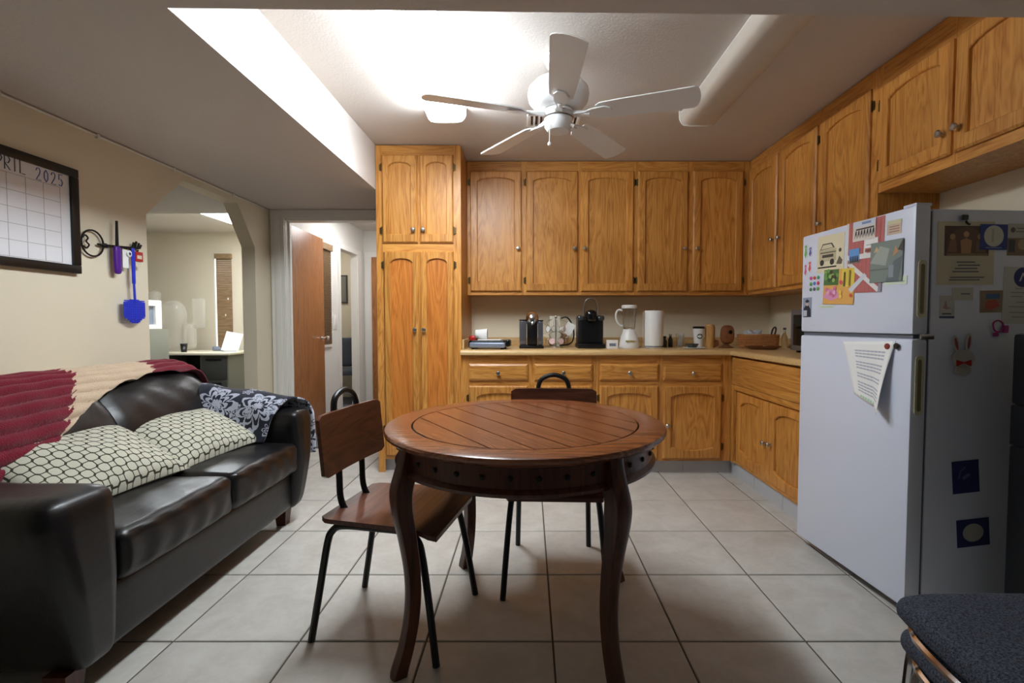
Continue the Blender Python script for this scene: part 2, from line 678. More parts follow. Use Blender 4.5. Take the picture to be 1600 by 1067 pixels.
# door casing to the hall
cs = struct(MB().box(-2.235, -2.12, YB - .018, YB, 0, 2.03).box(-2.235, -1.13, YB - .018, YB, 2.03, ZS - .004)
            .box(-2.135, -2.115, YB, YB + .1, 0, 2.03).box(-2.135, -1.29, YB, YB + .1, 2.012, 2.03).build('trim_2', 'trim', smooth=0))
MB().cbox(-2.2, -2.15, YB - .026, YB - .017, 0, 2.06, .003).build('casing_bead', 'trim', cs)
MB().box(-2.115, -2.10, YB + .045, YB + .075, 0, 2.012).build('door_stop', 'trim', cs, smooth=0)

# hall behind the doorway
HX = -2.22
struct(MB().box(-3.1, -1.1, YB + .1, 7.4, -0.004, 0.002).build('floor', 'carpet', smooth=0))
struct(MB().prism([(YB + .1, 0), (5.63, 0), (5.63, 2.0), (6.2, 2.0), (6.2, 0), (6.5, 0), (6.5, 2.36), (YB + .1, 2.36)], HX - .08, HX, 'x').build('wall_hall_left', 'hallwall', smooth=0))
struct(MB().box(HX, -1.1, 6.45, 6.55, 0, 2.36).build('wall_hall_end', 'hallwall', smooth=0))
struct(MB().box(-1.2, -1.1, YB + .1, 6.45, 0, 2.36).build('wall_hall_right', 'hallwall', smooth=0))
struct(MB().box(HX - .08, -1.1, YB + .1, 7.4, 2.36, 2.44).box(-3.12, HX - .08, 5.40, 7.4, 2.36, 2.44).build('ceiling', 'ceil', smooth=0, merge=True))
struct(MB().box(-3.05, -2.2, 7.2, 7.3, 0, 2.36).build('wall_side_room', 'wall', smooth=0))
struct(MB().box(-3.12, -3.02, 5.45, 7.3, 0, 2.36).build('wall_side_room', 'wall', smooth=0))
struct(MB().box(-3.05, HX - .08, 5.40, 5.45, 0, 2.36).build('wall_side_room', 'wall', smooth=0))
struct(MB().box(HX, HX + .014, 5.56, 5.63, 0, 2.0).box(HX, HX + .014, 6.2, 6.32, 0, 2.0).box(HX, HX + .014, 5.56, 6.32, 2.0, 2.06)
       .box(HX - .079, HX - .001, 5.631, 5.645, 0, 1.999).box(HX - .079, HX - .001, 6.185, 6.199, 0, 1.999).build('trim_3', 'trim', smooth=0))
sl = thing('ceiling_light', 'small unseen lit panel added to brighten the side room', 'ceiling light', (-2.66, 6.35, 2.36))  # unseen panel, added because the side room came out dark
MB().cbox(-.16, .16, -.16, .16, -.03, 0, .006).build('frame', 'white_pl', sl)
MB().cbox(-.14, .14, -.14, .14, -.045, -.0305, .005).build('diffuser', 'added_glow', sl)
hl = thing('ceiling_light', 'unseen white lit panel added to light the hall', 'ceiling light', (-1.65, 5.3, 2.36))  # lamp out of view, put in to light the hall
MB().cbox(-.17, .17, -.34, .34, -.03, 0, .006).build('frame', 'white_pl', hl)
MB().cbox(-.15, .15, -.31, .31, -.045, -.0305, .005).build('diffuser', 'added_glow', hl)

# office behind the opening
struct(MB().box(-6.2, -4.47, 6.8, 6.9, 0, 2.4).box(-4.21, -3.12, 6.8, 6.9, 0, 2.4).box(-4.47, -4.21, 6.8, 6.9, 0, .755).box(-4.47, -4.21, 6.8, 6.9, 2.09, 2.4).build('wall_office_far', 'wall2', smooth=0, merge=True))
struct(MB().box(-6.3, -6.2, 0.9, 6.9, 0, 2.5).build('wall_office_left', 'wall2', smooth=0))
struct(MB().box(-6.2, XL - .11, 0.9, 1.0, 0, 2.4).build('wall_office_near', 'wall2', smooth=0))
struct(MB().box(HX - .12, HX - .082, YB + .1, 5.40, 0, 2.4).build('wall_office_right', 'wall2', smooth=0))
struct(MB().box(-6.2, XL - .11, 0.9, 4.39, 2.12, 2.5).build('ceiling', 'ceil', smooth=0))
struct(MB().prism([(-6.2, 4.39), (HX - .08, 4.39), (HX - .08, 5.40), (-3.12, 5.40), (-3.12, 6.9), (-6.2, 6.9)], 2.4, 2.5, 'z').build('ceiling', 'ceil', smooth=0))
ol = thing('ceiling_light', 'bright white fluorescent panel seen through the clipped-corner opening', 'ceiling light', (-3.45, 5.42, 2.4))
MB().cbox(-.31, .31, -.76, .76, -.02, 0, .005).build('frame', 'white_pl', ol)
MB().cbox(-.295, .295, -.74, .74, -.03, -.0205, .004).build('diffuser', 'panel_on', ol)


def blind(root, y, x0, x1, z0, z1, ax='y', step=0.026):
    """wood slat blind in front of a window; slats are a few pixels each"""
    mb = MB()
    z = z0
    while z < z1 - 0.05:
        if ax == 'y':
            R = Matrix.Translation((0, y, z)) @ Matrix.Rotation(math.radians(66), 4, 'X')
            mb.box(x0, x1, -.014, .014, -.0012, .0012, mat=R)
        else:
            R = Matrix.Translation((y, 0, z)) @ Matrix.Rotation(math.radians(-62), 4, 'Y')
            mb.box(-.014, .014, x0, x1, -.0012, .0012, mat=R)
        z += step
    o = mb.build('slats', 'blindwood', root, smooth=0)
    o['kind'] = 'stuff'
    b = MB()
    if ax == 'y':
        b.cbox(x0 - .005, x1 + .005, y - .03, y + .012, z1 - .07, z1, .004)
    else:
        b.cbox(y - .012, y + .03, x0 - .005, x1 + .005, z1 - .07, z1, .004)
    b.build('valance', 'blindwood', root)


w1 = struct(MB().box(-4.47, -4.21, 6.86, 6.875, .755, 2.09).build('window_1', 'daylight', smooth=0))
MB().box(-4.47, -4.455, 6.80, 6.86, .755, 2.09).box(-4.225, -4.21, 6.80, 6.86, .755, 2.09).box(-4.455, -4.225, 6.80, 6.86, .755, .77).box(-4.455, -4.225, 6.80, 6.86, 2.075, 2.09).build('window_frame', 'trim', w1, smooth=0)
blind(w1, 6.785, -4.425, -4.205, .77, 2.10)
MB().lathe([(0, 0), (.006, .003), (.008, .02), (.004, .03), (0, .03)], 8, (-4.25, 6.76, 1.45)).lathe([(0, 0), (.006, .003), (.008, .02), (.004, .03), (0, .03)], 8, (-4.29, 6.76, 1.22)).lathe([(0, 0), (.006, .003), (.008, .02), (.004, .03), (0, .03)], 8, (-4.27, 6.76, .98)).build('cord_tassels', 'paper', w1)
w2 = struct(MB().box(HX + .001, HX + .006, 4.75, 5.34, .89, 1.99).build('window_2', 'screen', smooth=0))
MB().box(HX, HX + .02, 4.72, 4.75, .86, 2.02).box(HX, HX + .02, 5.335, 5.365, .86, 2.02).box(HX, HX + .02, 4.75, 5.335, .86, .89).box(HX, HX + .02, 4.75, 5.335, 1.99, 2.02).build('window_frame', 'trim', w2, smooth=0)
blind(w2, HX + .025, 4.78, 5.31, .9, 1.98, 'x')

# ------------------------------------------------------------------ doors of the place
d1 = struct(MB().cbox(-.02, .02, 0, .80, 0.012, 2.0, .002).build('door_1', 'doorwood', None, (-2.145, YB + .035, 0), (0, 0, math.radians(1.6))))
knob_prof = [(0, 0), (.026, .001), (.027, .006), (.012, .012), (.010, .03), (.02, .04), (.027, .052), (.026, .066), (.016, .076), (0, .078)]
MB().lathe(knob_prof, 20, (.02, .735, .965), 'x').build('door_knob', 'chrome', d1)
for z in (.22, 1.0, 1.8):
    MB().box(.0, .026, -.012, .004, z - .045, z + .045).tube([(.024, -.008, z - .05), (.024, -.008, z + .05)], .006, 8).build('hinge', 'steel', d1)
d2 = struct(MB().cbox(0, .76, -.045, 0, 0.012, 2.0, .003).build('door_2', 'doorwood', None, (-2.1, 6.445, 0)))
MB().lathe([(r, -z) for r, z in knob_prof], 16, (.70, -.045, .965), 'y').build('door_knob', 'chrome', d2)
MB().box(-.1, -.002, -.02, 0, 0, 2.005).box(-.1, .86, -.02, 0, 2.006, 2.07).build('door_casing', 'trim', d2, smooth=0)
sw = MB().cbox(HX, HX + .007, 5.415, 5.51, 1.05, 1.215, .003).box(HX + .007, HX + .011, 5.445, 5.48, 1.095, 1.17).build('light_switch', 'white_pl')
tag(sw, 'white wall switch plate beside the hall doorway', 'light switch')
pf = thing('wall_picture', 'small dark-edged picture hanging in the side room', 'picture', (-2.86, 7.2, 1.42))
MB().box(-.12, .14, -.02, -.002, 0, .42).build('frame', 'darkgrey', pf, smooth=0)
MB().box(-.1, .12, -.024, -.0205, .02, .40).build('print', 'greymetal', pf, smooth=0)
oc = thing('office_chair', 'grey upholstered armchair standing in the side room', 'chair', (-2.62, 6.75, 0), math.radians(20))
MB().soft((0, .20, .70), (.46, .07, .42), .03, 6).build('backrest', 'greyfab', oc)
MB().soft((0, -.02, .44), (.48, .48, .08), .035, 6).build('seat', 'greyfab', oc)
for s in (-1, 1):
    MB().tube([(.27 * s, -.24, 0), (.27 * s, -.23, .62), (.27 * s, -.18, .66), (.27 * s, .1, .66), (.27 * s, .2, .6), (.25 * s, .26, 0)], .014, 8, sub=3).build('leg_frame', 'black_mt', oc)
    MB().soft((.27 * s, -.04, .675), (.05, .26, .03), .012, 4).build('armrest', 'black_pl', oc)


# ------------------------------------------------------------------ cabinet pieces
def arch_loop(w, h, sx, rail_t, rail_b, rise_t, rise_b, na=10):
    """inner opening of an arched door frame, counter-clockwise from bottom-left, with matching outer points"""
    x0, x1, z0, z1 = sx, w - sx, rail_b, h - rail_t
    inner, outer = [], []
    for i in range(na + 1):
        t = i / na
        x = x0 + (x1 - x0) * t
        inner.append((x, z0 + rise_b * (1 - 4 * t * (1 - t)) if rise_b else z0))
        outer.append((w * t, 0))
    for i in range(na + 1):
        t = 1 - i / na
        x = x0 + (x1 - x0) * t
        inner.append((x, z1 - rise_t * (1 - (4 * t * (1 - t)) ** 0.62)))
        outer.append((w * t, h))
    return inner, outer


def door_frame(w, h, sx=.055, rt=.05, rb=.06, rise_t=.03, rise_b=0.0, th=.02):
    I, O = arch_loop(w, h, sx, rt, rb, rise_t, rise_b)
    n = len(I)
    cx, cz = w / 2, h / 2
    def off(P, d):
        return [(x + (d if x < cx else -d), z + (d if z < cz else -d)) for x, z in P]
    loops = [[(x, 0, z) for x, z in O],
             [(x, -th * .55, z) for x, z in O],
             [(x, -th, z) for x, z in off_clip(O, .009, w, h)],
             [(x, -th, z) for x, z in I],
             [(x, -th + .005, z) for x, z in inset(I, .004, cx, cz)],
             [(x, -th + .0175, z) for x, z in inset(I, .005, cx, cz)]]
    mb = MB()
    vs = [p for L in loops for p in L]
    fs = []
    for a in range(len(loops) - 1):
        for i in range(n):
            j = (i + 1) % n
            fs.append((a * n + i, a * n + j, (a + 1) * n + j, (a + 1) * n + i))
    mb.add(vs, fs)
    return mb, I


def off_clip(O, d, w, h):
    return [(min(max(x, d), w - d), min(max(z, d), h - d)) for x, z in O]


def inset(P, d, cx, cz):
    return [(x + (d if x < cx else -d if x > cx else 0), z + (d if z < cz else -d)) for x, z in P]


KNOB = [(0, 0), (.009, 0), (.008, .004), (.006, .010), (.010, .015), (.0155, .020), (.016, .026), (.011, .031), (0, .0325)]


def knob(parent, x, z, y):
    MB().lathe([(r, -q) for r, q in KNOB], 16, (x, y, z), 'y').build('knob', 'steel', parent)


def hinge(parent, x, z, side):
    MB().tube([(x, -.010, z - .028), (x, -.010, z + .028)], .0045, 8).box(min(x, x + side * .014), max(x, x + side * .014), -.007, -.004, z - .022, z + .022).build('hinge', 'brass', parent)


def add_door(parent, x0, x1, z0, z1, y, knob_side=None, knob_z=None, hinge_side=None, rise_b=0.0, rise_t=.03, sx=.055, hz=(.09, .09), pm='oak'):
    """x0..x1, z0..z1 and face plane y are local to the cabinet; the door stands proud of the face"""
    w, h = x1 - x0, z1 - z0
    mb, I = door_frame(w, h, sx=sx, rise_b=rise_b, rise_t=rise_t)
    d = mb.build('door', 'oak', parent, (x0, y, z0), smooth=28)
    P = inset(I, .004, w / 2, h / 2)
    MB().prism(P, -.0040, -.001, 'y').build('panel', pm, d, smooth=0)
    if knob_side is not None:
        knob(d, .028 if knob_side == 'l' else w - .028, knob_z - z0, -.02)
    if hinge_side:
        x = -.006 if hinge_side == 'l' else w + .006
        for z in (hz[0], h - hz[1]):
            hinge(d, x, z, -1 if hinge_side == 'l' else 1)
    return d


def add_drawer(parent, x0, x1, z0, z1, y):
    w, h = x1 - x0, z1 - z0
    b = .014
    mb = MB()
    vs = [(0, 0, 0), (w, 0, 0), (w, 0, h), (0, 0, h), (0, -.011, 0), (w, -.011, 0), (w, -.011, h), (0, -.011, h),
          (b, -.02, b), (w - b, -.02, b), (w - b, -.02, h - b), (b, -.02, h - b)]
    fs = [(0, 1, 2, 3), (8, 9, 10, 11)]
    for i in range(4):
        j = (i + 1) % 4
        fs += [(i, j, 4 + j, 4 + i), (4 + i, 4 + j, 8 + j, 8 + i)]
    mb.add(vs, fs)
    d = mb.build('drawer', 'oak_h', parent, (x0, y, z0), smooth=0)
    knob(d, w / 2, h / 2 - .005, -.02)
    return d


def face_frame(parent, w, h, y, stiles, rails, t=.004):
    """frame boards proud of the carcass front: stiles = x ranges (full height), rails = (x0,x1,z0,z1)"""
    for a, b in stiles:
        MB().box(a, b, y - t, y, 0, h).build('stile', 'oak', parent, smooth=0)
    for a, b, c, d in rails:
        MB().box(a, b, y - t, y, c, d).build('rail', 'oak_h', parent, smooth=0)


def carcass(parent, w, d, h, y0=0.0, open_bottom=0.0, t=.016):
    """box of boards behind the face: sides, top, bottom and back"""
    MB().box(0, t, y0, d, 0, h).box(w - t, w, y0, d, 0, h).box(t, w - t, y0, d, h - t, h).box(t, w - t, y0, d, open_bottom, open_bottom + t).box(t, w - t, d - .006, d, open_bottom + t, h - t).box(t, w - t, y0, y0 + .012, open_bottom + t, h - t).build('carcass', 'oak', parent, smooth=0)


# pantry cabinet
FT = .004
pc = thing('pantry_cabinet', 'tall oak pantry cabinet with four arched doors beside the doorway', 'cabinet', (-1.125, 3.554, 0))
carcass(pc, .625, .62, 2.425, open_bottom=.1)
face_frame(pc, .625, 2.425, 0, [(0, .048), (.572, .625)], [(.048, .572, 2.345, 2.425), (.048, .572, 1.64, 1.72), (.048, .572, .1, .14)])
MB().box(.30, .325, -FT, 0, .14, 1.64).box(.30, .325, -FT, 0, 1.72, 2.345).build('stile', 'oak', pc, smooth=0)
add_door(pc, .048, .308, 1.712, 2.352, -FT, 'r', 1.805, 'l', sx=.045)
add_door(pc, .325, .570, 1.712, 2.352, -FT, 'l', 1.805, 'r', sx=.045)
add_door(pc, .056, .314, .13, 1.65, -FT, 'r', 1.072, 'l', sx=.045, hz=(.2, .1), pm='oak_amber')
add_door(pc, .325, .570, .13, 1.65, -FT, 'l', 1.072, 'r', sx=.045, hz=(.2, .1), pm='oak_amber')
MB().box(.0, .31, .055, .07, 0, .1).build('toe_tile', 'toe', pc, smooth=0)
MB().box(.314, .625, .055, .07, 0, .1).build('toe_tile', 'toe', pc, smooth=0)

# upper cabinets along the back wall
UZ0, UZ1, UY = 1.35, 2.425, 3.904
def upper_back(x0, x1, doors, label):
    c = thing('wall_cabinet', label, 'cabinet', (x0, UY, UZ0), 0, 'upper cabinets on the back wall')
    w, h = x1 - x0, UZ1 - UZ0
    carcass(c, w, YB - UY - .002, h)
    st = [(0, doors[0][0] - x0 + .004), (doors[-1][1] - x0 - .004, w)]
    for a, b in zip(doors, doors[1:]):
        st.append((a[1] - x0 - .004, b[0] - x0 + .004))
    lo, hi = st[0][1], st[1][0]
    face_frame(c, w, h, 0, st, [])
    for a, b in zip(sorted(st), sorted(st)[1:]):
        MB().box(a[1], b[0], -FT, 0, h - .075, h).build('rail', 'oak_h', c, smooth=0)
        MB().box(a[1], b[0], -FT, 0, 0, .04).build('rail', 'oak_h', c, smooth=0)
    for (a, b, ks, hs, rb) in doors:
        add_door(c, a - x0, b - x0, 1.378 - UZ0, 2.345 - UZ0, -FT, ks, 1.723 - UZ0, hs, rise_b=rb)
    return c


upper_back(-.498, -.04, [(-.473, -.057, 'r', 'l', .022)], 'single-door oak wall cabinet next to the tall pantry')
upper_back(-.04, .866, [(-.021, .398, 'r', 'l', 0), (.424, .848, 'l', 'r', 0)], 'two-door oak wall cabinet above the black coffee maker')
upper_back(.866, 1.79, [(.884, 1.287, 'r', 'l', 0), (1.330, 1.732, 'l', 'r', 0)], 'two-door oak wall cabinet above the paper towel roll')

# upper cabinets along the right wall (local x runs towards the camera)
RXF = 1.794
def upper_right(ya, yb, z0, doors, label, zt=2.335, zb=1.378, kz=1.724, corner=0.0):
    c = thing('wall_cabinet', label, 'cabinet', (RXF, ya, z0), -PI / 2, 'upper cabinets on the right wall')
    w, h = ya - yb, UZ1 - z0
    carcass(c, w, XR - RXF - .002, h)
    if corner:
        MB().box(-corner, 0, .012, XR - RXF - .002, 0, h).build('corner_box', 'oak', c, smooth=0)
    ds = [(ya - a, ya - b, k, hg, rb) for a, b, k, hg, rb in doors]
    st = [(0, ds[0][0] + .004), (ds[-1][1] - .004, w)] + [(a[1] - .004, b[0] + .004) for a, b in zip(ds, ds[1:])]
    face_frame(c, w, h, 0, st, [])
    for a, b in zip(sorted(st), sorted(st)[1:]):
        MB().box(a[1], b[0], -FT, 0, zt - z0 - .01, h).build('rail', 'oak_h', c, smooth=0)
        MB().box(a[1], b[0], -FT, 0, 0, zb - z0 + .012).build('rail', 'oak_h', c, smooth=0)
    for a, b, k, hg, rb in ds:
        add_door(c, a, b, zb - z0, zt - z0, -FT, k, kz - z0, hg, rise_b=rb)
    return c


upper_right(3.898, 2.966, 1.35, [(3.875, 3.450, 'r', None, .02), (3.41, 2.985, 'l', 'r', .02)], 'two-door oak wall cabinet in the kitchen corner', corner=.27)
upper_right(2.964, 2.472, 1.35, [(2.945, 2.525, 'l', 'r', 0)], 'single-door oak wall cabinet just behind the refrigerator')
upper_right(2.470, 1.575, 1.785, [(2.455, 2.040, 'r', 'l', 0), (2.022, 1.605, 'l', 'r', 0)], 'short two-door oak cabinet above the refrigerator', zt=2.31, zb=1.832, kz=1.928)

# base cabinets
BZ0, BZ1, BY = .1, .884, 3.504
def base_back(x0, x1, cols, label):
    c = thing('base_cabinet', label, 'cabinet', (x0, BY, 0), 0, 'base cabinets on the back wall')
    w = x1 - x0
    MB().box(0, .016, 0, YB - BY - .002, BZ0, BZ1).box(w - .016, w, 0, YB - BY - .002, BZ0, BZ1).box(.016, w - .016, 0, YB - BY - .002, BZ0, BZ0 + .016).box(.016, w - .016, 0, .012, BZ0 + .016, BZ1).build('carcass', 'oak', c, smooth=0)
    L = [(a - x0, b - x0) for a, b in cols]
    st = [(0, L[0][0] + .004), (L[-1][1] - .004, w), (L[0][1] - .004, L[1][0] + .004)]
    for a, b in st:
        MB().box(a, b, -FT, 0, BZ0, BZ1).build('stile', 'oak', c, smooth=0)
    for a, b in zip(sorted(st), sorted(st)[1:]):
        for z0, z1 in ((.815, BZ1), (.655, .71), (BZ0, .13)):
            MB().box(a[1], b[0], -FT, 0, z0, z1).build('rail', 'oak_h', c, smooth=0)
    for k, (a, b) in enumerate(L):
        add_drawer(c, a, b, .70, .822, -FT)
        add_door(c, a, b, .12, .66, -FT, 'r' if k == 0 else 'l', .37, 'l' if k == 0 else 'r', rise_b=.022)
    n = 3
    for k in range(n):
        ext = .045 if (k == n - 1 and x1 > 1) else -.002
        MB().box(w * k / n + .002, w * (k + 1) / n + ext, .055, .068, 0, BZ0).build('toe_tile', 'toe', c, smooth=0)
    return c


base_back(-.498, .494, [(-.438, -.006), (.042, .468)], 'oak base cabinet with two drawers next to the pantry')
base_back(.496, 1.498, [(.523, .953), (.99, 1.42)], 'oak base cabinet with two drawers at the inner corner')
rb = thing('base_cabinet', 'oak sink base with two doors and plain wide front panel', 'cabinet', (1.504, 3.49, 0), -PI / 2)
w = 1.03
MB().box(0, .016, 0, .6, BZ0, BZ1).box(w - .016, w, 0, .6, BZ0, BZ1).box(.016, w - .016, 0.02, .6, BZ0, BZ0 + .016).box(.016, w - .016, .02, .032, BZ0 + .016, BZ1).build('carcass', 'oak', rb, smooth=0)
MB().cbox(.012, w, -.016, .0195, .676, .872, .005).build('front_panel', 'oak_h', rb)
MB().cbox(0.0, .038, -.012, .0195, BZ0, .674, .003).build('stile', 'oak', rb)
MB().cbox(w - .03, w, -.012, .0195, BZ0, .674, .003).build('stile', 'oak', rb)
MB().cbox(.0385, w - .0305, -.012, .0195, .637, .674, .003).build('rail', 'oak_h', rb)
MB().box(.0385, w - .0305, .006, .0195, BZ0, .122).build('rail', 'oak_h', rb, smooth=0)
add_door(rb, .056, .519, .118, .628, .0195, 'r', .362, 'l', rise_b=.03, rise_t=.045)
add_door(rb, .527, .992, .118, .628, .0195, 'l', .366, 'r', rise_b=.03, rise_t=.045)
for k in range(3):
    MB().box(-.05 + .362 * k, -.05 + .362 * k + .358, .018, .03, 0, BZ0 - .001).build('toe_tile', 'toe', rb, smooth=0)

# countertop with backsplash
ct = thing('countertop', 'L-shaped tan laminate countertop with low backsplash', 'countertop', (0, 0, 0))
cz = (.886, .925)
mb = MB()
prof = [(3.468, .886), (3.460, .890), (3.458, .900), (3.460, .914), (3.470, .923), (3.49, .925)]
mb.prism([(-.498, 3.49), (1.495, 3.49), (1.495, 2.465), (2.108, 2.465), (2.108, 4.178), (-.498, 4.178)], .886, .925, 'z')
mb.build('slab', 'laminate', ct, smooth=0)
mb = MB()
n = len(prof)
A = [(-.498, y, z) for y, z in prof]
B = [(1.495 - (3.49 - y), y, z) for y, z in prof]
C = [(1.495 - (3.49 - y), 2.465, z) for y, z in prof]
A.append((-.498, 3.49, .886)); B.append((1.495, 3.49, .886)); C.append((1.495, 2.465, .886))
n += 1
fs = [(i, (i + 1) % n, n + (i + 1) % n, n + i) for i in range(n)] + [(n + i, n + (i + 1) % n, 2 * n + (i + 1) % n, 2 * n + i) for i in range(n)]
fs += [tuple(range(n)), tuple(range(2 * n, 3 * n))]
mb.add(A + B + C, fs)
mb.build('front_edge', 'laminate', ct, smooth=40)
MB().cbox(-.498, 2.088, 4.158, 4.178, .925, .998, .004).build('backsplash', 'laminate', ct)
MB().cbox(2.088, 2.108, 2.465, 4.157, .925, .998, .004).build('backsplash', 'laminate', ct)
MB().cbox(-.498, -.482, 3.56, 4.157, .925, .998, .004).build('backsplash', 'laminate', ct)

# ------------------------------------------------------------------ refrigerator
FA = math.atan2(.07, 1.0)               # slight turn of the refrigerator
FO = (1.414, 1.757)
# local frame: x = into the depth (to the right wall), y = along the front away from the camera
fr = thing('refrigerator', 'white top-freezer refrigerator covered with papers and magnets', 'refrigerator', (FO[0], FO[1], 0), FA)
FW, FD, FH = .645, .66, 1.552
MB().cbox(.072, FD, 0.004, FW - .004, .045, FH - .012, .006).build('body', 'fridge', fr)
MB().cbox(0, .062, 0, FW, .045, 1.062, .012).build('fridge_door', 'fridge', fr)
fz = MB().cbox(0, .062, 0, FW, 1.078, FH, .012).build('freezer_door', 'fridge', fr)
MB().box(.0625, .0715, .008, FW - .008, .05, FH - .02).build('door_gasket', 'gasket', fr, smooth=0)
MB().box(.012, .062, .01, FW - .01, 1.0625, 1.0775).build('gap_strip', 'gasket', fr, smooth=0)
MB().box(.09, FD - .02, .02, FW - .02, .002, .045).build('base', 'black_pl', fr, smooth=0)
MB().cbox(.012, .075, .012, .07, FH, FH + .012, .004).build('hinge_cap', 'fridge', fr)
MB().cbox(.03, .085, -.004, .03, 1.060, 1.080, .003).build('hinge_plate', 'steel', fr)
for z0, z1 in ((1.14, 1.352), (.778, 1.0)):
    g = MB()
    ring_o = [(.012, z0), (.050, z0), (.050, z1), (.012, z1)]
    def rr(x0, x1, a, b, r, k=5):
        out = []
        for cx_, cz_, s in ((x1 - r, a + r, -90), (x1 - r, b - r, 0), (x0 + r, b - r, 90), (x0 + r, a + r, 180)):
            for i in range(k + 1):
                t = math.radians(s + 90 * i / k)
                out.append((cx_ + r * math.cos(t), cz_ + r * math.sin(t)))
        return out
    o1, o2 = rr(.014, .048, z0, z1, .015), rr(.023, .040, z0 + .014, z1 - .014, .008)
    m = len(o1)
    vs = [(x, 0, z) for x, z in o1] + [(x, -.003, z) for x, z in o1] + [(x, -.003, z) for x, z in o2] + [(x, -.0005, z) for x, z in o2]
    fs = []
    for a in range(3):
        fs += [(a * m + i, a * m + (i + 1) % m, (a + 1) * m + (i + 1) % m, (a + 1) * m + i) for i in range(m)]
    g.add(vs, fs)
    hnd = g.build('handle', 'gripcream', fr, smooth=0)
    MB().prism(o2, -.0012, -.0004, 'y').build('recess', 'gripdark', hnd, smooth=0)


def mute(c, k=.16):
    g = (196, 192, 190)
    return tuple(a * (1 - k) + b * k for a, b in zip(c, g))


class Pic:
    """flat printed sheet on the refrigerator: patches given in 0..1 of the sheet, stacked by hair-thin layers"""
    def __init__(self, a0, a1, z0, z1, face, lift=0.0, rot=0.0, base=(240, 238, 232)):
        self.a0, self.a1, self.z0, self.z1, self.face, self.l, self.rot = a0, a1, z0, z1, face, lift, rot
        self.mb = MB()
        self.k = 0
        w, h = abs(a1 - a0), z1 - z0
        self.w, self.h = w, h
        b = srgb(*mute(base))
        self.mb.box(-w / 2, w / 2, -.0008, 0, -h / 2, h / 2, b)

    def poly(self, pts, rgb):
        self.k += 1
        y = -.0008 - .00012 * self.k
        self.mb.add([((u - .5) * self.w, y, (v - .5) * self.h) for u, v in pts], [tuple(range(len(pts)))], srgb(*mute(rgb)))
        return self

    def rect(self, u0, v0, u1, v1, rgb):
        return self.poly([(u0, v0), (u1, v0), (u1, v1), (u0, v1)], rgb)

    def disc(self, u, v, r, rgb, n=18, e=None):
        ry = (e or r * self.w / self.h)
        return self.poly([(u + r * math.cos(2 * PI * i / n), v + ry * math.sin(2 * PI * i / n)) for i in range(n)], rgb)

    def lines(self, u0, u1, vs, rgb, t=.012, rag=.12):
        for v in vs:
            a = random.random() * rag
            b = random.random() * rag
            self.rect(u0 + a, v - t, u1 - b, v + t, rgb)
        return self

    def done(self, name, label, cat, group=None):
        am, zm = (self.a0 + self.a1) / 2, (self.z0 + self.z1) / 2
        # world placement from the refrigerator's local frame
        e = .0006 + self.l
        if self.face == 'front':
            lx, ly, rz = -e, am, FA - PI / 2
        else:
            lx, ly, rz = am, .004 - e, FA
        ca, sa = math.cos(FA), math.sin(FA)
        wx, wy = FO[0] + lx * ca - ly * sa, FO[1] + lx * sa + ly * ca
        o = self.mb.build(name, 'print', None, (wx, wy, zm), (0, 0, 0), smooth=0)
        o.rotation_euler = (Matrix.Rotation(rz, 3, 'Z') @ Matrix.Rotation(self.rot, 3, 'Y')).to_euler()
        return tag(o, label, cat, group)


# freezer front: left in the picture is far (large a)
R8 = lambda u, v, r: (u, v, r)
p = Pic(.354, .530, 1.355, 1.525, 'front', 0, .03, (226, 214, 176))
p.poly([(.1, .62), (.2, .78), (.55, .78), (.66, .64)], (70, 66, 56)).poly([(.14, .64), (.22, .75), (.52, .75), (.6, .65)], (214, 202, 166))
p.rect(.08, .30, .72, .62, (188, 176, 138)).rect(.12, .52, .7, .55, (80, 74, 60)).rect(.2, .40, .62, .48, (60, 56, 48)).disc(.2, .27, .08, (44, 40, 34)).disc(.58, .27, .08, (44, 40, 34)).rect(.05, .12, .75, .16, (58, 52, 44)).poly([(.74, .2), (.84, .4), (.96, .28), (.92, .18)], (90, 84, 66)).disc(.86, .55, .05, (70, 66, 54))
p.done('postcard', 'cream postcard with drawn old truck on the freezer door', 'postcard')
p = Pic(.141, .342, 1.248, 1.548, 'front', .0004, .03, (184, 92, 88))
for i in range(9):
    p.rect(.02 + i * .11, 0, .03 + i * .11, 1, (160, 74, 72))
p.rect(0, 0, .06, 1, (222, 216, 212)).rect(.5, .5, .58, .8, (226, 222, 218)).rect(.06, .47, 1, .54, (226, 222, 218)).poly([(.06, .40), (.12, .45), (.96, .05), (.9, .0)], (230, 226, 222)).poly([(.2, 0), (.12, .06), (.55, .27), (.62, .23)], (210, 214, 222)).rect(.92, 0, 1, .12, (140, 140, 150))
p.done('barn_magnet', 'tall red barn picture with white crossed boards', 'picture')
p = Pic(.181, .302, 1.465, 1.548, 'front', .0024, .02, (222, 210, 196))
p.rect(0, .7, 1, 1, (206, 212, 226)).rect(.4, .8, .8, .92, (120, 140, 190))
for i in range(7):
    p.poly([(.08 + i * .13, .1), (.12 + i * .13, .5), (.17 + i * .13, .55), (.2 + i * .13, .12), (.15 + i * .13, .35)], (40, 38, 40))
p.rect(.15, .55, .95, .62, (56, 52, 52))
p.done('photo_magnet', 'small pale photo of dark horses at the top of the freezer door', 'photo')
p = Pic(.263, .322, 1.375, 1.437, 'front', .0024, 0, (86, 146, 214))
p.rect(0, 0, 1, .18, (120, 110, 90))
for i in range(5):
    p.poly([(.1 + i * .17, .08), (.13 + i * .17, .5), (.2 + i * .17, .52), (.24 + i * .17, .1)], (30, 30, 36))
p.done('photo_magnet', 'tiny blue-sky photo with dark silhouettes on the red barn picture', 'photo')
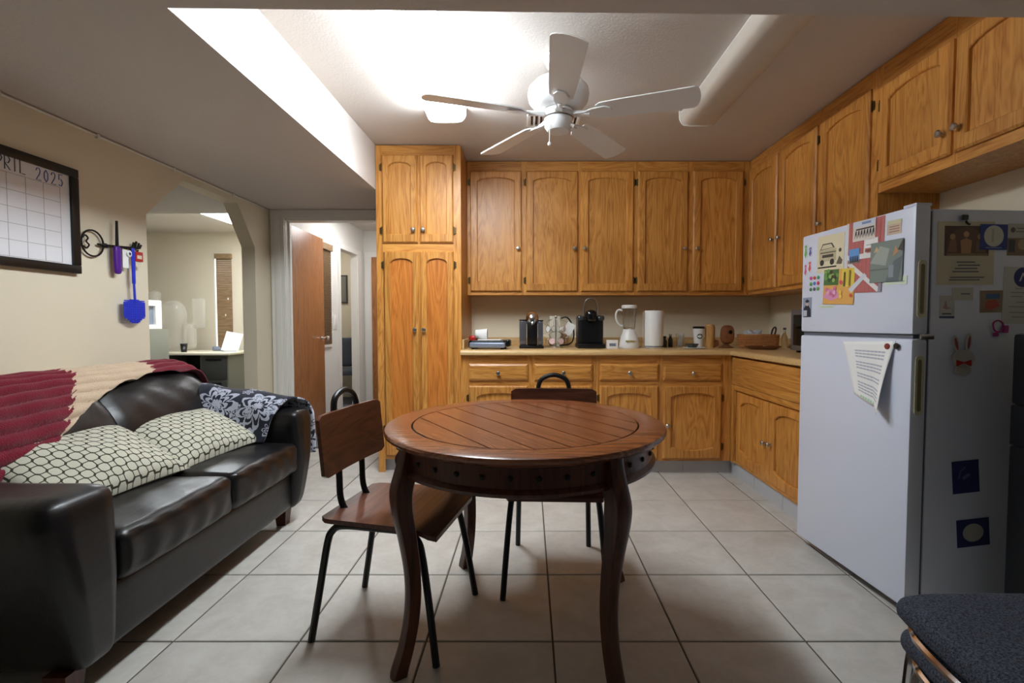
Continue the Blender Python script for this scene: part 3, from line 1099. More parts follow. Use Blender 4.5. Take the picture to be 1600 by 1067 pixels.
p = Pic(.167, .233, 1.412, 1.467, 'front', .0024, .03, (236, 234, 232))
p.rect(0, 0, 1, .3, (168, 96, 76)).rect(.1, .5, .9, .56, (150, 150, 156)).rect(.1, .05, .5, .2, (110, 60, 50))
p.done('photo_magnet', 'tiny white-and-red photo right of the barn centre', 'photo')
p = Pic(.028, .132, 1.268, 1.300, 'front', .0004, .04, (214, 226, 204))
p.rect(.1, .3, .9, .45, (150, 176, 150))
p.done('paper_strip', 'pale green paper strip below the grey-green picture', 'paper')
p = Pic(.046, .202, 1.282, 1.442, 'front', .0034, .02, (104, 118, 112))
p.rect(.02, .02, .98, .98, (112, 124, 116)).poly([(.0, .5), (.3, .9), (.6, .8), (.5, .4)], (150, 158, 148)).poly([(.5, .0), (.9, .0), (1, .6), (.75, .5)], (84, 96, 100)).poly([(.7, .6), (.78, .85), (.86, .7)], (186, 126, 76)).poly([(.85, .75), (1, 1), (1, .7)], (52, 48, 40)).rect(.0, .3, .9, .34, (92, 100, 92)).poly([(.1, .75), (.2, .9), (.28, .78)], (196, 166, 120)).rect(.6, .1, .75, .4, (128, 140, 150))
p.done('picture_print', 'grey-green painterly picture print overlapping the red barn', 'picture')
p = Pic(.060, .126, 1.462, 1.517, 'front', 0, .03, (204, 176, 152))
p.rect(0, .72, 1, 1, (210, 204, 160)).lines(.1, .9, [.2, .38, .55], (150, 100, 84), .03)
p.done('magnet_card', 'small tan card magnet near the freezer handle', 'magnet')
p = Pic(.288, .480, 1.205, 1.362, 'front', .0018, .05, (228, 164, 76))
p.rect(0, .55, .5, 1, (64, 104, 46)).rect(.6, .5, .98, 1, (232, 202, 66)).poly([(.0, .2), (.2, .45), (.45, .4), (.55, .2), (.3, .1)], (226, 142, 186))
for i in range(16):
    p.disc(random.uniform(.03, .48), random.uniform(.6, .97), .05, random.choice([(96, 150, 60), (40, 74, 36), (140, 180, 80), (60, 50, 40)]), 8)
for i in range(8):
    p.disc(random.uniform(.1, .62), random.uniform(.2, .5), .05, random.choice([(240, 170, 206), (222, 110, 150), (244, 200, 80)]), 8)
p.rect(.68, .5, .72, .9, (90, 74, 40)).rect(.84, .52, .88, .94, (150, 120, 50)).disc(.6, .62, .05, (214, 60, 90), 10).disc(.93, .25, .04, (210, 70, 60), 10)
p.done('greeting_card', 'orange card with green leaves and pink flowers on the freezer', 'card')
p = Pic(.565, .629, 1.150, 1.246, 'front', 0, 0, (132, 146, 170))
p.poly([(.15, 0), (.1, .45), (.35, .6), (.65, .6), (.92, .4), (.95, 0)], (20, 22, 34)).disc(.5, .66, .14, (206, 164, 140), 14).poly([(.25, .8), (.5, .72), (.8, .8), (.5, .92)], (18, 18, 30)).rect(.1, .05, .5, .35, (190, 194, 206))
p.done('photo', 'photo of a person in a dark gown at the freezer door edge', 'photo')
p = Pic(.408, .507, 1.190, 1.204, 'front', 0, .02, (206, 220, 196))
p.rect(.1, .3, .9, .5, (160, 186, 160))
p.done('paper_strip', 'thin pale green strip below the orange flower card', 'paper')
stk = [(.605, .628, 1.438, 1.508, (96, 176, 76), 'green'), (.571, .594, 1.443, 1.492, (84, 84, 150), 'violet'), (.606, .625, 1.352, 1.412, (206, 80, 120), 'pink'), (.573, .596, 1.368, 1.422, (206, 66, 66), 'red')]
for a0, a1, z0, z1, c, nm in stk:
    p = Pic(a0, a1, z0, z1, 'front', 0, 0, (228, 230, 236))
    p.poly([(.5, .02), (.95, .35), (.75, .62), (.9, .85), (.5, .98), (.1, .85), (.3, .6), (.05, .3)], c).disc(.5, .75, .2, tuple(min(255, q + 60) for q in c), 10)
    p.done('magnet', 'small %s figure magnet at the far edge of the freezer door' % nm, 'magnet')
dots = [(206, 80, 150), (214, 90, 70), (90, 170, 120), (90, 160, 90), (80, 120, 190), (200, 60, 80), (70, 130, 90), (100, 100, 110), (110, 160, 90)]
ordn = ('top', 'middle', 'bottom')
for i in range(9):
    cxs, czs = .572 - (i % 3) * .026, 1.338 - (i // 3) * .027
    b = MB().lathe([(0, 0), (.0085, 0), (.009, -.002), (.006, -.0045), (0, -.005)], 12, (0, 0, 0), 'y')
    ca, sa = math.cos(FA), math.sin(FA)
    o = b.build('button_magnet', plain('magnet_colour', srgb(*dots[i]), .4), None, (FO[0] - .0006 * ca - cxs * sa, FO[1] - .0006 * sa + cxs * ca, czs), (0, 0, FA - PI / 2))
    tag(o, 'round button magnet in the %s row, %s, beside the flower card' % (ordn[i // 3], ('far', 'centre', 'near')[i % 3]), 'magnet', 'button magnets on the freezer')
# curled letter on the lower door
lt = thing('letter', 'curled printed letter taped to the lower refrigerator door', 'paper')
ca, sa = math.cos(FA), math.sin(FA)
def fw(a, z, e):
    return (FO[0] - e * ca - a * sa, FO[1] - e * sa + a * ca, z)
def letter(u, v):
    # u: 0 far edge .. 1 near edge; v: 0 top .. 1 bottom
    a = (.335 - .265 * u) * (1 - v) + (.262 - .165 * u) * v
    z = (1.040 + .012 * u) * (1 - v) + (.822 - .06 * u) * v
    a += .012 * math.sin(PI * v) * (u - .3)
    e = .002 + .030 * v * (u - .35) ** 2 * 3 + .012 * v * abs(math.sin(u * 5))
    if u < .18:
        e += (.18 - u) * .05 * (1 - v)
    return fw(a, z, e)
MB().grid(letter, 16, 16).build('sheet', 'paper', lt, solid=.0006)
tx = MB()
for k in range(15):
    v = .16 + k * .05
    if k in (3, 7, 10):
        continue
    for s in range(8):
        u0, u1 = .2 + s * .085, .2 + s * .085 + .078
        P = [Vector(letter(u0, v - .012)), Vector(letter(u1, v - .012)), Vector(letter(u1, v + .012)), Vector(letter(u0, v + .012))]
        tx.add([q + Vector((-.0012, 0, 0)) for q in P], [(0, 1, 2, 3)])
tx.build('printed_text', plain('print_grey', srgb(184, 186, 198), .8), lt, smooth=0)
tx = MB()
for s in range(7):
    u0 = .25 + s * .07
    P = [Vector(letter(u0, .93)), Vector(letter(u0 + .05, .925)), Vector(letter(u0 + .055, .955)), Vector(letter(u0 + .01, .97))]
    tx.add([q + Vector((-.0012, 0, 0)) for q in P], [(0, 1, 2, 3)])
tx.build('green_note', plain('green_ink', srgb(170, 214, 176), .8), lt, smooth=0)
for a, z, c, nm in ((.103, 1.03, (150, 60, 50), 'reddish magnet holding the letter on the lower door'), (.060, 1.033, (40, 40, 34), 'dark round magnet beside the letter corner')):
    b = MB().lathe([(0, 0), (.012, 0), (.012, -.003), (.009, -.006), (0, -.0065)], 16, (0, 0, 0), 'y').build('magnet', plain('magnet_colour', srgb(*c), .4), None, fw(a, z, .006), (0, 0, FA - PI / 2))
    tag(b, nm, 'magnet')
# near side of the refrigerator
p = Pic(.090, .316, 1.262, 1.495, 'side', 0, -.01, (206, 196, 168))
p.rect(.12, .46, .9, .93, (74, 52, 40)).poly([(.16, .5), (.18, .7), (.3, .86), (.5, .92), (.7, .86), (.84, .7), (.86, .5)], (96, 66, 50)).poly([(.42, .5), (.40, .7), (.5, .74), (.6, .7), (.58, .5)], (176, 128, 88)).disc(.5, .8, .05, (198, 150, 104), 12).poly([(.18, .52), (.22, .7), (.32, .72), (.34, .52)], (140, 92, 70)).disc(.26, .76, .05, (186, 140, 100), 12).poly([(.66, .52), (.68, .7), (.8, .7), (.84, .52)], (120, 84, 70)).disc(.74, .76, .05, (180, 134, 96), 12).rect(.16, .46, .88, .5, (130, 104, 70))
p.lines(.26, .78, [.36, .31, .26, .21], (92, 90, 96), .010).lines(.2, .84, [.12, .08], (80, 78, 84), .008)
p.done('prayer_card', 'cream printed card with dark arched picture on the refrigerator side', 'card')
p = Pic(.256, .365, 1.392, 1.486, 'side', .0014, 0, (30, 48, 130))
p.disc(.5, .54, .36, (200, 200, 190), 24).rect(.42, .3, .5, .84, (170, 168, 150)).rect(.2, .06, .8, .10, (110, 124, 176))
p.done('magnet_square', 'upper blue square magnet with pale round centre beside the cream card', 'magnet')
p = Pic(.367, .470, 1.372, 1.490, 'side', 0, 0, (176, 176, 168))
p.rect(0, 0, 1, .55, (120, 96, 70)).rect(.05, .1, .3, .5, (56, 60, 70)).disc(.6, .35, .2, (170, 146, 110), 12).disc(.2, .8, .1, (90, 76, 76), 10).lines(.3, .9, [.75, .85], (120, 120, 116), .02)
p.done('postcard', 'postcard with brown scene right of the blue square magnet', 'postcard')
p = Pic(.154, .237, 1.206, 1.252, 'side', .0006, 0, (196, 194, 184))
p.lines(.4, .9, [.5], (110, 110, 110), .06)
p.done('paper_slip', 'small plain slip of paper under the cream card', 'paper')
p = Pic(.107, .166, 1.138, 1.222, 'side', 0, 0, (200, 198, 192))
p.rect(.0, .0, 1, .1, (60, 80, 120)).lines(.1, .9, [.2], (60, 64, 70), .03).poly([(.2, .45), (.4, .8), (.5, .5), (.8, .45), (.5, .4)], (180, 130, 130))
p.done('business_card', 'white card with dark foot band near the refrigerator door', 'card')
p = Pic(.266, .359, 1.160, 1.242, 'side', 0, -.02, (140, 116, 90))
p.poly([(.2, .2), (.3, .55), (.7, .6), (.85, .3), (.5, .12)], (176, 64, 48)).rect(.25, .62, .85, .85, (60, 90, 140))
p.done('magnet_square', 'square brown magnet with red and blue shapes', 'magnet')
p = Pic(.357, .480, 1.118, 1.330, 'side', 0, .02, (198, 198, 194))
p.disc(.62, .82, .3, (26, 34, 104), 22).poly([(.5, .75), (.6, .9), (.66, .9), (.8, .75), (.72, .75), (.62, .86), (.56, .75)], (190, 194, 210)).lines(.15, .9, [.62, .55, .48, .38, .3, .2, .12], (140, 140, 142), .008, .3)
p.done('flyer', 'white flyer with dark blue oval at the refrigerator side', 'paper')
p = Pic(.180, .288, .480, .604, 'side', 0, -.08, (20, 28, 84))
p.poly([(.2, .45), (.3, .72), (.5, .82), (.52, .78), (.36, .68), (.26, .45)], (60, 72, 124)).poly([(.4, .4), (.7, .55), (.6, .6), (.35, .5)], (70, 82, 130))
p.done('magnet_square', 'dark blue square magnet with faint emblem low on the side', 'magnet')
p = Pic(.206, .338, .274, .380, 'side', 0, -.08, (20, 28, 84))
p.disc(.5, .5, .32, (170, 170, 160), 26, e=.33)
p.done('magnet_square', 'lowest dark blue magnet with pale oval centre', 'magnet')
b = MB()
def oval(cx_, cz_, rx, rz, tilt=0.0, n_=20):
    out = []
    for i in range(n_):
        t = 2 * PI * i / n_
        ex, ez = rx * math.cos(t), rz * math.sin(t)
        out.append((cx_ + ex * math.cos(tilt) - ez * math.sin(tilt), cz_ + ex * math.sin(tilt) + ez * math.cos(tilt)))
    return out


b.prism(oval(0, -.002, .044, .034), -.003, .003, 'y').prism(oval(-.03, .052, .011, .034, .25), -.003, .003, 'y').prism(oval(.018, .058, .011, .034, -.1), -.003, .003, 'y').prism(oval(.0, -.045, .032, .022), -.003, .0025, 'y')
o = thing('rabbit_magnet', 'faded white rabbit magnet with red bow on the refrigerator side', 'magnet', (FO[0] + .2 * ca, FO[1] - .004 + .2 * sa, .99), FA)
b.build('body', plain('faded_white', srgb(186, 180, 172), .7), o)
MB().prism([(-.03, -.03), (0, -.018), (.03, -.03), (.03, -.005), (0, -.014), (-.03, -.005)], -.0042, -.0035, 'y').build('bow', 'redpl', o, smooth=0)
MB().prism(oval(-.031, .053, .005, .024, .25), -.0042, -.0035, 'y').prism(oval(.018, .059, .005, .024, -.1), -.0042, -.0035, 'y').build('ear_inner', plain('dusty_rose', srgb(150, 74, 96), .6), o, smooth=0)
o = MB().tube([(.0, 0, .02), (.018, 0, .03), (.036, 0, .022), (.04, 0, .004), (.026, 0, -.012), (.006, 0, -.006)], .003, 6, closed=True, sub=4).soft((.05, 0, -.002), (.022, .008, .028), .004, 4).soft((.012, 0, -.022), (.02, .007, .014), .003, 4).build('curl_magnet', plain('magenta', srgb(160, 50, 120), .5), None, (FO[0] + .315 * ca, FO[1] - .004 + .315 * sa, 1.10), (0, 0, FA))
tag(o, 'magenta looped clip magnet above the dark dispenser', 'magnet')
o = MB().soft((0, 0, 0), (.026, .01, .02), .005, 4).tube([(.002, -.002, -.012), (.006, -.004, -.022), (.016, -.004, -.026)], .004, 6).build('clip_magnet', 'black_pl', None, (FO[0] + .187 * ca, FO[1] - .005 + .187 * sa, 1.508), (0, 0, FA))
tag(o, 'small dark clip magnet above the cream card', 'magnet')

# dark water dispenser at the right edge
wd = thing('water_dispenser', 'black floor dispenser standing in front of the refrigerator side', 'dispenser', (1.665, 1.34, 0))
MB().cbox(0, .32, 0, .3, .0, .70, .012).cbox(0, .32, .09, .3, .70, .84, .008).cbox(0, .32, 0, .3, .84, 1.085, .014).build('body', 'black_pl', wd)
MB().cbox(-.004, .16, -.006, .02, .690, .706, .003).build('drip_tray', 'steel', wd)
MB().lathe([(.0, .0), (.12, .0), (.125, .01), (.125, .035), (.10, .05), (0, .05)], 24, (.16, .15, 1.085)).build('top_cap', plain('dark_blue_cap', srgb(24, 26, 56), .4), wd)

# ------------------------------------------------------------------ ceiling fan
fan = thing('ceiling_fan', 'white five-blade ceiling fan with pull chain', 'ceiling fan', (.147, 2.40, ZT))
MB().lathe([(0, 0), (.068, 0), (.070, -.02), (.058, -.045), (.02, -.06), (0, -.06)], 28).build('canopy', 'white_fan', fan)
MB().tube([(0, 0, -.05), (0, 0, -.13)], .012, 12).build('downrod', 'white_fan', fan)
MB().lathe([(0, -.11), (.06, -.115), (.12, -.13), (.148, -.16), (.152, -.185), (.146, -.215), (.12, -.245), (.085, -.26), (0, -.262)], 36).build('motor_housing', 'white_fan', fan)
MB().lathe([(.0, -.262), (.072, -.262), (.074, -.275), (.066, -.280), (.066, -.30), (.07, -.303), (.068, -.34), (.052, -.362), (0, -.37)], 32).build('switch_housing', 'white_fan', fan)
MB().lathe([(.0755, -.282), (.078, -.284), (.078, -.298), (.0755, -.3)], 30).build('vent_band', 'steel', fan)
blade_me = None
for k in range(5):
    ang = math.radians(-90 + 72 * k)
    T = Matrix.Rotation(ang, 4, 'Z') @ Matrix.Translation((0, 0, -.285)) @ Matrix.Rotation(math.radians(-13), 4, 'X')
    pts = []
    for i in range(9):
        t = math.radians(-90 + 180 * i / 8)
        pts.append((.635 + .03 * math.cos(t), .072 * math.sin(t) if abs(math.sin(t)) < .99 else .072 * math.sin(t)))
    pts += [(.30, .062), (.21, .055), (.19, .04), (.19, -.04), (.21, -.055), (.30, -.062)]
    if blade_me is None:
        bo = MB().prism(pts, -.003, .003, 'z').build('blade', 'white_fan', fan, smooth=0)
        blade_me = bo.data
        io = MB().prism([(.06, -.016), (.13, -.014), (.17, -.03), (.23, -.036), (.26, -.02), (.265, 0), (.26, .02), (.23, .036), (.17, .03), (.13, .014), (.06, .016)], -.011, -.004, 'z').tube([(.06, 0, .004), (.11, 0, .0), (.16, 0, -.008)], .012, 8).build('blade_iron', 'white_fan', bo)
        iron_me = io.data
    else:
        bo = link('blade', blade_me, fan)
        link('blade_iron', iron_me, bo)
    bo.matrix_local = T
MB().tube([(-.045, -.05, -.345), (-.046, -.05, -.43)], .0018, 6).lathe([(0, 0), (.008, .004), (.010, .012), (.006, .02), (0, .022)], 12, (-.046, -.05, -.452)).build('pull_chain', 'white_pl', fan)
MB().tube([(.06, -.03, -.34), (.075, -.035, -.35)], .008, 8).build('reverse_switch', 'white_pl', fan)

# fluorescent wrap fixtures on the raised ceiling
def fixture(x, y0, y1, lens_mat, label):
    f = thing('fluorescent_light', label, 'ceiling light', (x, y0, ZT), 0, 'wrap fixtures on the raised ceiling')
    L = y1 - y0
    MB().box(-.105, .105, .01, L - .01, -.028, 0).build('pan', 'white_pl', f, smooth=0)
    prof = [(-.118, -.022), (-.116, -.045), (-.106, -.068), (-.09, -.082), (-.05, -.088), (.05, -.088), (.09, -.082), (.106, -.068), (.116, -.045), (.118, -.022)]
    MB().prism(prof, .012, L - .012, 'y').build('lens', lens_mat, f, smooth=40)
    capp = [(-.121, 0), (-.119, -.046), (-.108, -.070), (-.091, -.085), (-.05, -.091), (.05, -.091), (.091, -.085), (.108, -.070), (.119, -.046), (.121, 0)]
    for a in (0, L - .0115):
        MB().prism(capp, a, a + .0115, 'y').build('end_cap', 'white_pl', f, smooth=40)
    return f


fixture(-.50, 1.74, 2.96, 'tube_on', 'lit fluorescent ceiling fixture glowing white left of the fan')
fixture(1.052, 1.79, 3.01, 'lens_off', 'unlit fluorescent ceiling fixture right of the fan')
# ceiling register
vt = thing('ceiling_vent', 'white ceiling air register behind the fan hub', 'vent', (.16, 3.12, ZT))
MB().cbox(-.17, .17, -.10, -.075, -.012, 0, .003).cbox(-.17, .17, .075, .10, -.012, 0, .003).cbox(-.17, -.145, -.075, .075, -.012, 0, .003).cbox(.145, .17, -.075, .075, -.012, 0, .003).build('frame', 'white_pl', vt)
MB().box(-.145, .145, -.075, .075, -.002, -.0005).build('duct', 'black_pl', vt, smooth=0)
for k in range(9):
    x = -.125 + k * .031
    MB().box(-.008, .008, -.075, .075, -.0012, .0012, mat=Matrix.Translation((x, 0, -.008)) @ Matrix.Rotation(.6, 4, 'Y')).build('slat', 'white_pl', vt, smooth=0)

# ------------------------------------------------------------------ dining table
tb = thing('dining_table', 'round dark wooden dining table with studded apron and curved legs', 'table', (-.012, 1.757, 0))
TR, TZ = .505, .76
top = MB().lathe([(0, .728), (.475, .728), (.492, .733), (.503, .742), (.505, .750), (.501, .757), (.492, TZ), (.412, TZ), (.4105, TZ - .004), (.4065, TZ - .004), (0, TZ - .004)], 96).build('tabletop', 'table_x', tb, rot=(0, 0, 0), smooth=30)
MB().lathe([(.4104, TZ - .0038), (.4068, TZ - .0038), (.4068, TZ - .0034), (.4104, TZ - .0034)], 96).build('ring_groove', 'groove', top)
MB().lathe([(0, TZ - .0039), (.406, TZ - .0039), (.406, TZ - .0036), (0, TZ - .0036)], 64).build('plank_bed', 'groove', top)
PA = math.radians(-56)
NP, RI = 8, .4055
pw = 2 * RI / NP
for k in range(NP):
    y0, y1 = -RI + k * pw + .0024, -RI + (k + 1) * pw - .0024
    lo, hi = [], []
    for i in range(13):
        y = y0 + (y1 - y0) * i / 12
        x = math.sqrt(max(RI * RI - y * y, 0))
        hi.append((x, y))
        lo.append((-x, y))
    MB().prism(hi + lo[::-1], TZ - .0036, TZ - .0002, 'z').build('plank', 'table_x', top, rot=(0, 0, PA), smooth=0)
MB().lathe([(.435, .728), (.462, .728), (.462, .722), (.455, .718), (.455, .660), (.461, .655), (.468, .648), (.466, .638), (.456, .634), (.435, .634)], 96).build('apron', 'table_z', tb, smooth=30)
stud_me = None
for k in range(32):
    a = math.radians(35 + 90 * (k // 8) + 9.5 + 10.14 * (k % 8))
    if stud_me is None:
        s0 = MB().lathe([(.0085, 0), (.0085, .004), (.005, .008), (0, .009)], 6, (0, 0, 0), 'x').build('stud', 'black_mt', tb)
        stud_me = s0.data
        so = s0
    else:
        so = link('stud', stud_me, tb)
    so.location = (.4545 * math.cos(a), .4545 * math.sin(a), .69)
    so.rotation_euler = (0, 0, a)
leg_me = None
for q in range(4):
    a = math.radians(35 + 90 * q)
    if leg_me is None:
        path = [(.447, .728, .052), (.452, .69, .054), (.462, .645, .058), (.476, .59, .060), (.474, .53, .056), (.458, .44, .050), (.444, .34, .044), (.440, .25, .042), (.448, .16, .041), (.466, .08, .042), (.486, .02, .045), (.490, 0, .045)]
        P = smooth_path([Vector(p_) for p_ in path], 4)
        mb = MB()
        vs = []
        ch = .16
        for r_, z_, w_ in P:
            h_ = w_ / 2
            c_ = h_ * ch
            # fluted square: a raised back ridge on the outer corner side
            vs += [(r_ - h_, -h_ + c_, z_), (r_ - h_ + c_, -h_, z_), (r_ + h_ - c_, -h_, z_), (r_ + h_, -h_ + c_, z_), (r_ + h_ + .004, -c_ * 1.6, z_), (r_ + h_ + .004, c_ * 1.6, z_), (r_ + h_, h_ - c_, z_), (r_ + h_ - c_, h_, z_), (r_ - h_ + c_, h_, z_), (r_ - h_, h_ - c_, z_)]
        n = 10
        fs = [tuple(range(n))[::-1], tuple(range((len(P) - 1) * n, len(P) * n))]
        for i in range(len(P) - 1):
            fs += [(i * n + k, i * n + (k + 1) % n, (i + 1) * n + (k + 1) % n, (i + 1) * n + k) for k in range(n)]
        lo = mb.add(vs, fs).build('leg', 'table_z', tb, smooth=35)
        leg_me = lo.data
    else:
        lo = link('leg', leg_me, tb)
    lo.rotation_euler = (0, 0, a)


# ------------------------------------------------------------------ side chairs
chair_parts = None
def side_chair(label, loc, rz):
    """forward = local +x"""
    global chair_parts
    c = thing('dining_chair', label, 'chair', loc, rz, 'dark plywood chairs at the table')
    if chair_parts:
        for nm, me in chair_parts:
            link(nm, me, c)
        return c
    def seatfn(u, v):
        x = -.205 + .43 * u
        half = .19 + .022 * u
        k = 1.0
        e = min(u, 1 - u) / .10
        if e < 1:
            k = 1 - .10 * (1 - math.sqrt(max(0, 1 - (1 - e) ** 2)))
        y = (2 * v - 1) * half * k
        z = .448 - .010 * math.sin(PI * u) * (1 - (2 * v - 1) ** 2) - (.03 * ((u - .78) / .22) ** 2 if u > .78 else 0)
        return x, y, z
    objs = []
    def slab(fn, nu, nv, th, axis):
        mb = MB()
        for off in (0, -th):
            for i in range(nu + 1):
                for j in range(nv + 1):
                    p_ = Vector(fn(i / nu, j / nv))
                    p_[axis] += off
                    mb.v.append(tuple(p_))
        n1 = (nu + 1) * (nv + 1)
        idx = lambda i, j, s: s * n1 + i * (nv + 1) + j
        for i in range(nu):
            for j in range(nv):
                mb.f.append((idx(i, j, 0), idx(i + 1, j, 0), idx(i + 1, j + 1, 0), idx(i, j + 1, 0)))
                mb.f.append((idx(i, j, 1), idx(i, j + 1, 1), idx(i + 1, j + 1, 1), idx(i + 1, j, 1)))
        for i in range(nu):
            for j in (0, nv):
                mb.f.append((idx(i, j, 0), idx(i, j, 1), idx(i + 1, j, 1), idx(i + 1, j, 0)))
        for j in range(nv):
            for i in (0, nu):
                mb.f.append((idx(i, j, 0), idx(i, j + 1, 0), idx(i, j + 1, 1), idx(i, j, 1)))
        mb.c = [mb.col] * len(mb.f)
        return mb
    objs.append(slab(seatfn, 20, 16, .016, 2).build('seat', 'chair_wood', c, smooth=40))
    def backfn(u, v):
        y = -.207 + .414 * u
        k = 1.0
        e = min(u, 1 - u) / .08
        if e < 1:
            k = 1 - .12 * (1 - math.sqrt(max(0, 1 - (1 - e) ** 2)))
        z = .695 + (v - .5) * .215 * k
        x = -.178 - .10 * (z - .59) + .10 * (y / .2) ** 2 * .12
        return x, y, z
    objs.append(slab(backfn, 20, 8, .014, 0).build('backrest', 'chair_wood', c, smooth=40))
    for s in (-1, 1):
        P = [(-.25, .178 * s, 0), (-.215, .172 * s, .2), (-.188, .168 * s, .35), (-.17, .166 * s, .395), (-.13, .165 * s, .417), (0, .165 * s, .419), (.11, .17 * s, .417), (.152, .178 * s, .395), (.172, .185 * s, .35), (.20, .198 * s, .2), (.23, .212 * s, 0)]
        objs.append(MB().tube(P, .0125, 10, sub=4).build('leg_frame', 'black_mt', c))
    H = [(.02, -.078, .421), (-.10, -.078, .421), (-.165, -.078, .432), (-.192, -.078, .48), (-.197, -.078, .58), (-.210, -.078, .74), (-.216, -.076, .80), (-.221, -.058, .845), (-.223, 0, .866), (-.221, .058, .845), (-.216, .076, .80), (-.210, .078, .74), (-.197, .078, .58), (-.192, .078, .48), (-.165, .078, .432), (-.10, .078, .421), (.02, .078, .421)]
    objs.append(MB().tube(H, .0115, 10, sub=4).build('back_hoop', 'black_mt', c))
    objs.append(MB().tube([(-.10, -.165, .417), (-.10, .165, .417)], .010, 8).tube([(.09, -.165, .417), (.09, .165, .417)], .010, 8).build('cross_bar', 'black_mt', c))
    chair_parts = [(o.name, o.data) for o in objs]
    chair_parts = [(nm.split('.')[0], me) for nm, me in chair_parts]
    return c


side_chair('dark plywood chair left of the table, beside the sofa', (-.487, 1.768, 0), math.radians(-11))
side_chair('dark plywood chair behind the table, before the base cabinets', (.115, 2.115, 0), math.radians(-92))

# ------------------------------------------------------------------ sofa
sf = thing('sofa', 'dark brown leather loveseat with rounded arms along the left wall', 'sofa', (0, 0, 0))
MB().soft((-1.735, 2.0, .205), (.86, 1.22, .21), .025, 8).build('base', 'leather', sf)
def arm_fn(yc, out):
    def fn(p):
        x, y, z = p
        t = (z + .275) / .55            # 0 bottom .. 1 top
        wy = .50 + .50 * min(1, t * 1.12)
        yin = -out * .11
        y = yin + (y - yin) * wy + out * (.012 * math.sin(PI * min(1, max(0, t))))
        if z > .12:
            z += .07 * max(0, min(1, (-x + .1) / .45)) * (z - .12) / .155
        x = x - .035 * max(0, (.5 - t)) * (1 if x > 0.2 else 0) + .012 * math.sin(PI * min(1, max(0, t))) * (1 if x > .3 else 0)
        return x, y, z
    return fn
MB().soft((-1.70, 1.352, .365), (.87, .235, .55), .058, 10, arm_fn(1.352, -1)).build('arm', 'leather', sf, merge=True, subd=1)
MB().soft((-1.70, 2.685, .365), (.87, .20, .55), .058, 10, arm_fn(2.685, 1)).build('arm', 'leather', sf, merge=True, subd=1)
def cushion_fn(sx, sy, seed):
    r = random.Random(seed)
    ph = [r.uniform(0, 6) for _ in range(6)]
    def fn(p):
        x, y, z = p
        u, v = x / (sx / 2), y / (sy / 2)
        if z > 0:
            z += .014 * (1 - u * u) * (1 - v * v)
        if x > sx / 2 - .08:
            x += .014 * (1 - v * v) * (1 - (z / .1) ** 2)
            # gathered wrinkles on the front band
            x += .0035 * math.sin(y * 55 + ph[0] + 2 * math.sin(z * 22 + ph[1])) * (1 if abs(z) < .07 else .5)
        z += .0022 * math.sin(y * 38 + ph[2] + x * 9) * math.sin(x * 24 + ph[3])
        return x, y, z
    return fn
for k, (y0, y1) in enumerate(((1.465, 2.035), (2.04, 2.607))):
    o = MB().soft((-1.60, (y0 + y1) / 2, .385), (.66, y1 - y0, .165), .036, 20, cushion_fn(.66, y1 - y0, k)).build('seat_cushion', 'leather', sf, merge=True, subd=1)
    yy = [(y0 + .045) + (y1 - y0 - .09) * i / 12 for i in range(13)]
    MB().tube([(-1.292 + .010 * (1 - ((q - (y0 + y1) / 2) / ((y1 - y0) / 2)) ** 2), q, .4515) for q in yy], .0035, 6).build('piping', 'leather', o)
BP = [(-1.72, .40), (-1.725, .50), (-1.745, .60), (-1.785, .70), (-1.845, .79), (-1.92, .853), (-2.0, .882), (-2.07, .880), (-2.13, .85), (-2.175, .79), (-2.2, .70), (-2.21, .55), (-2.21, .40)]
BPs = [tuple(v) for v in smooth_path([Vector((a, 0, b)) for a, b in BP], 4)]
BPs = [(a, b) for a, _, b in BPs]
def droop(y, y0, y1, r=.13):
    """shrink factor of the back's profile near its ends"""
    e = min(y - y0, y1 - y)
    if e >= r:
        return 1.0
    t = max(0.0, 1 - max(e, 0) / r)
    return .60 + .40 * math.sqrt(max(0.0, 1 - t * t))
def back_pt(s, y, k, grow=0.0):
    i = min(int(s * (len(BPs) - 1)), len(BPs) - 2)
    f = s * (len(BPs) - 1) - i
    x = BPs[i][0] * (1 - f) + BPs[i + 1][0] * f
    z = BPs[i][1] * (1 - f) + BPs[i + 1][1] * f
    tx, tz = BPs[i + 1][0] - BPs[i][0], BPs[i + 1][1] - BPs[i][1]
    L = math.hypot(tx, tz) or 1
    nx, nz = tz / L, -tx / L
    x, z = x + nx * grow, z + nz * grow
    cx_, cz_ = -2.0, .45
    return cx_ + (x - cx_) * (.55 + .45 * k), y, cz_ + (z - cz_) * k
YB0, YB1 = 1.33, 2.775
def back_cushion(y0, y1, inner):
    mb = MB()
    ny, ns = 26, 48
    def fn(u, v):
        y = y0 + (y1 - y0) * u
        k = droop(y, YB0, YB1)
        e = abs(y - inner)
        if e < .05:
            k *= 1 - .05 * (1 - e / .05) ** 2
        wr = .004 * math.sin(y * 30 + 5 * v) * math.sin(v * 40 + y * 8)
        return back_pt(v, y, k, wr)
    mb.grid(fn, ny, ns)
    n = ns + 1
    mb.f.append(tuple(range(n)))
    mb.f.append(tuple(range(ny * n, (ny + 1) * n)))
    mb.f += []
    for i in range(ny):
        mb.f.append((i * n, i * n + ns, (i + 1) * n + ns, (i + 1) * n))
    mb.c = [mb.col] * len(mb.f)
    return mb.build('back_cushion', 'leather', sf, smooth=60)
back_cushion(YB0, 2.052, 2.052)
back_cushion(2.056, YB1, 2.056)
MB().soft((-2.14, 2.05, .25), (.15, 1.38, .32), .03, 6).build('back_frame', 'leather', sf)
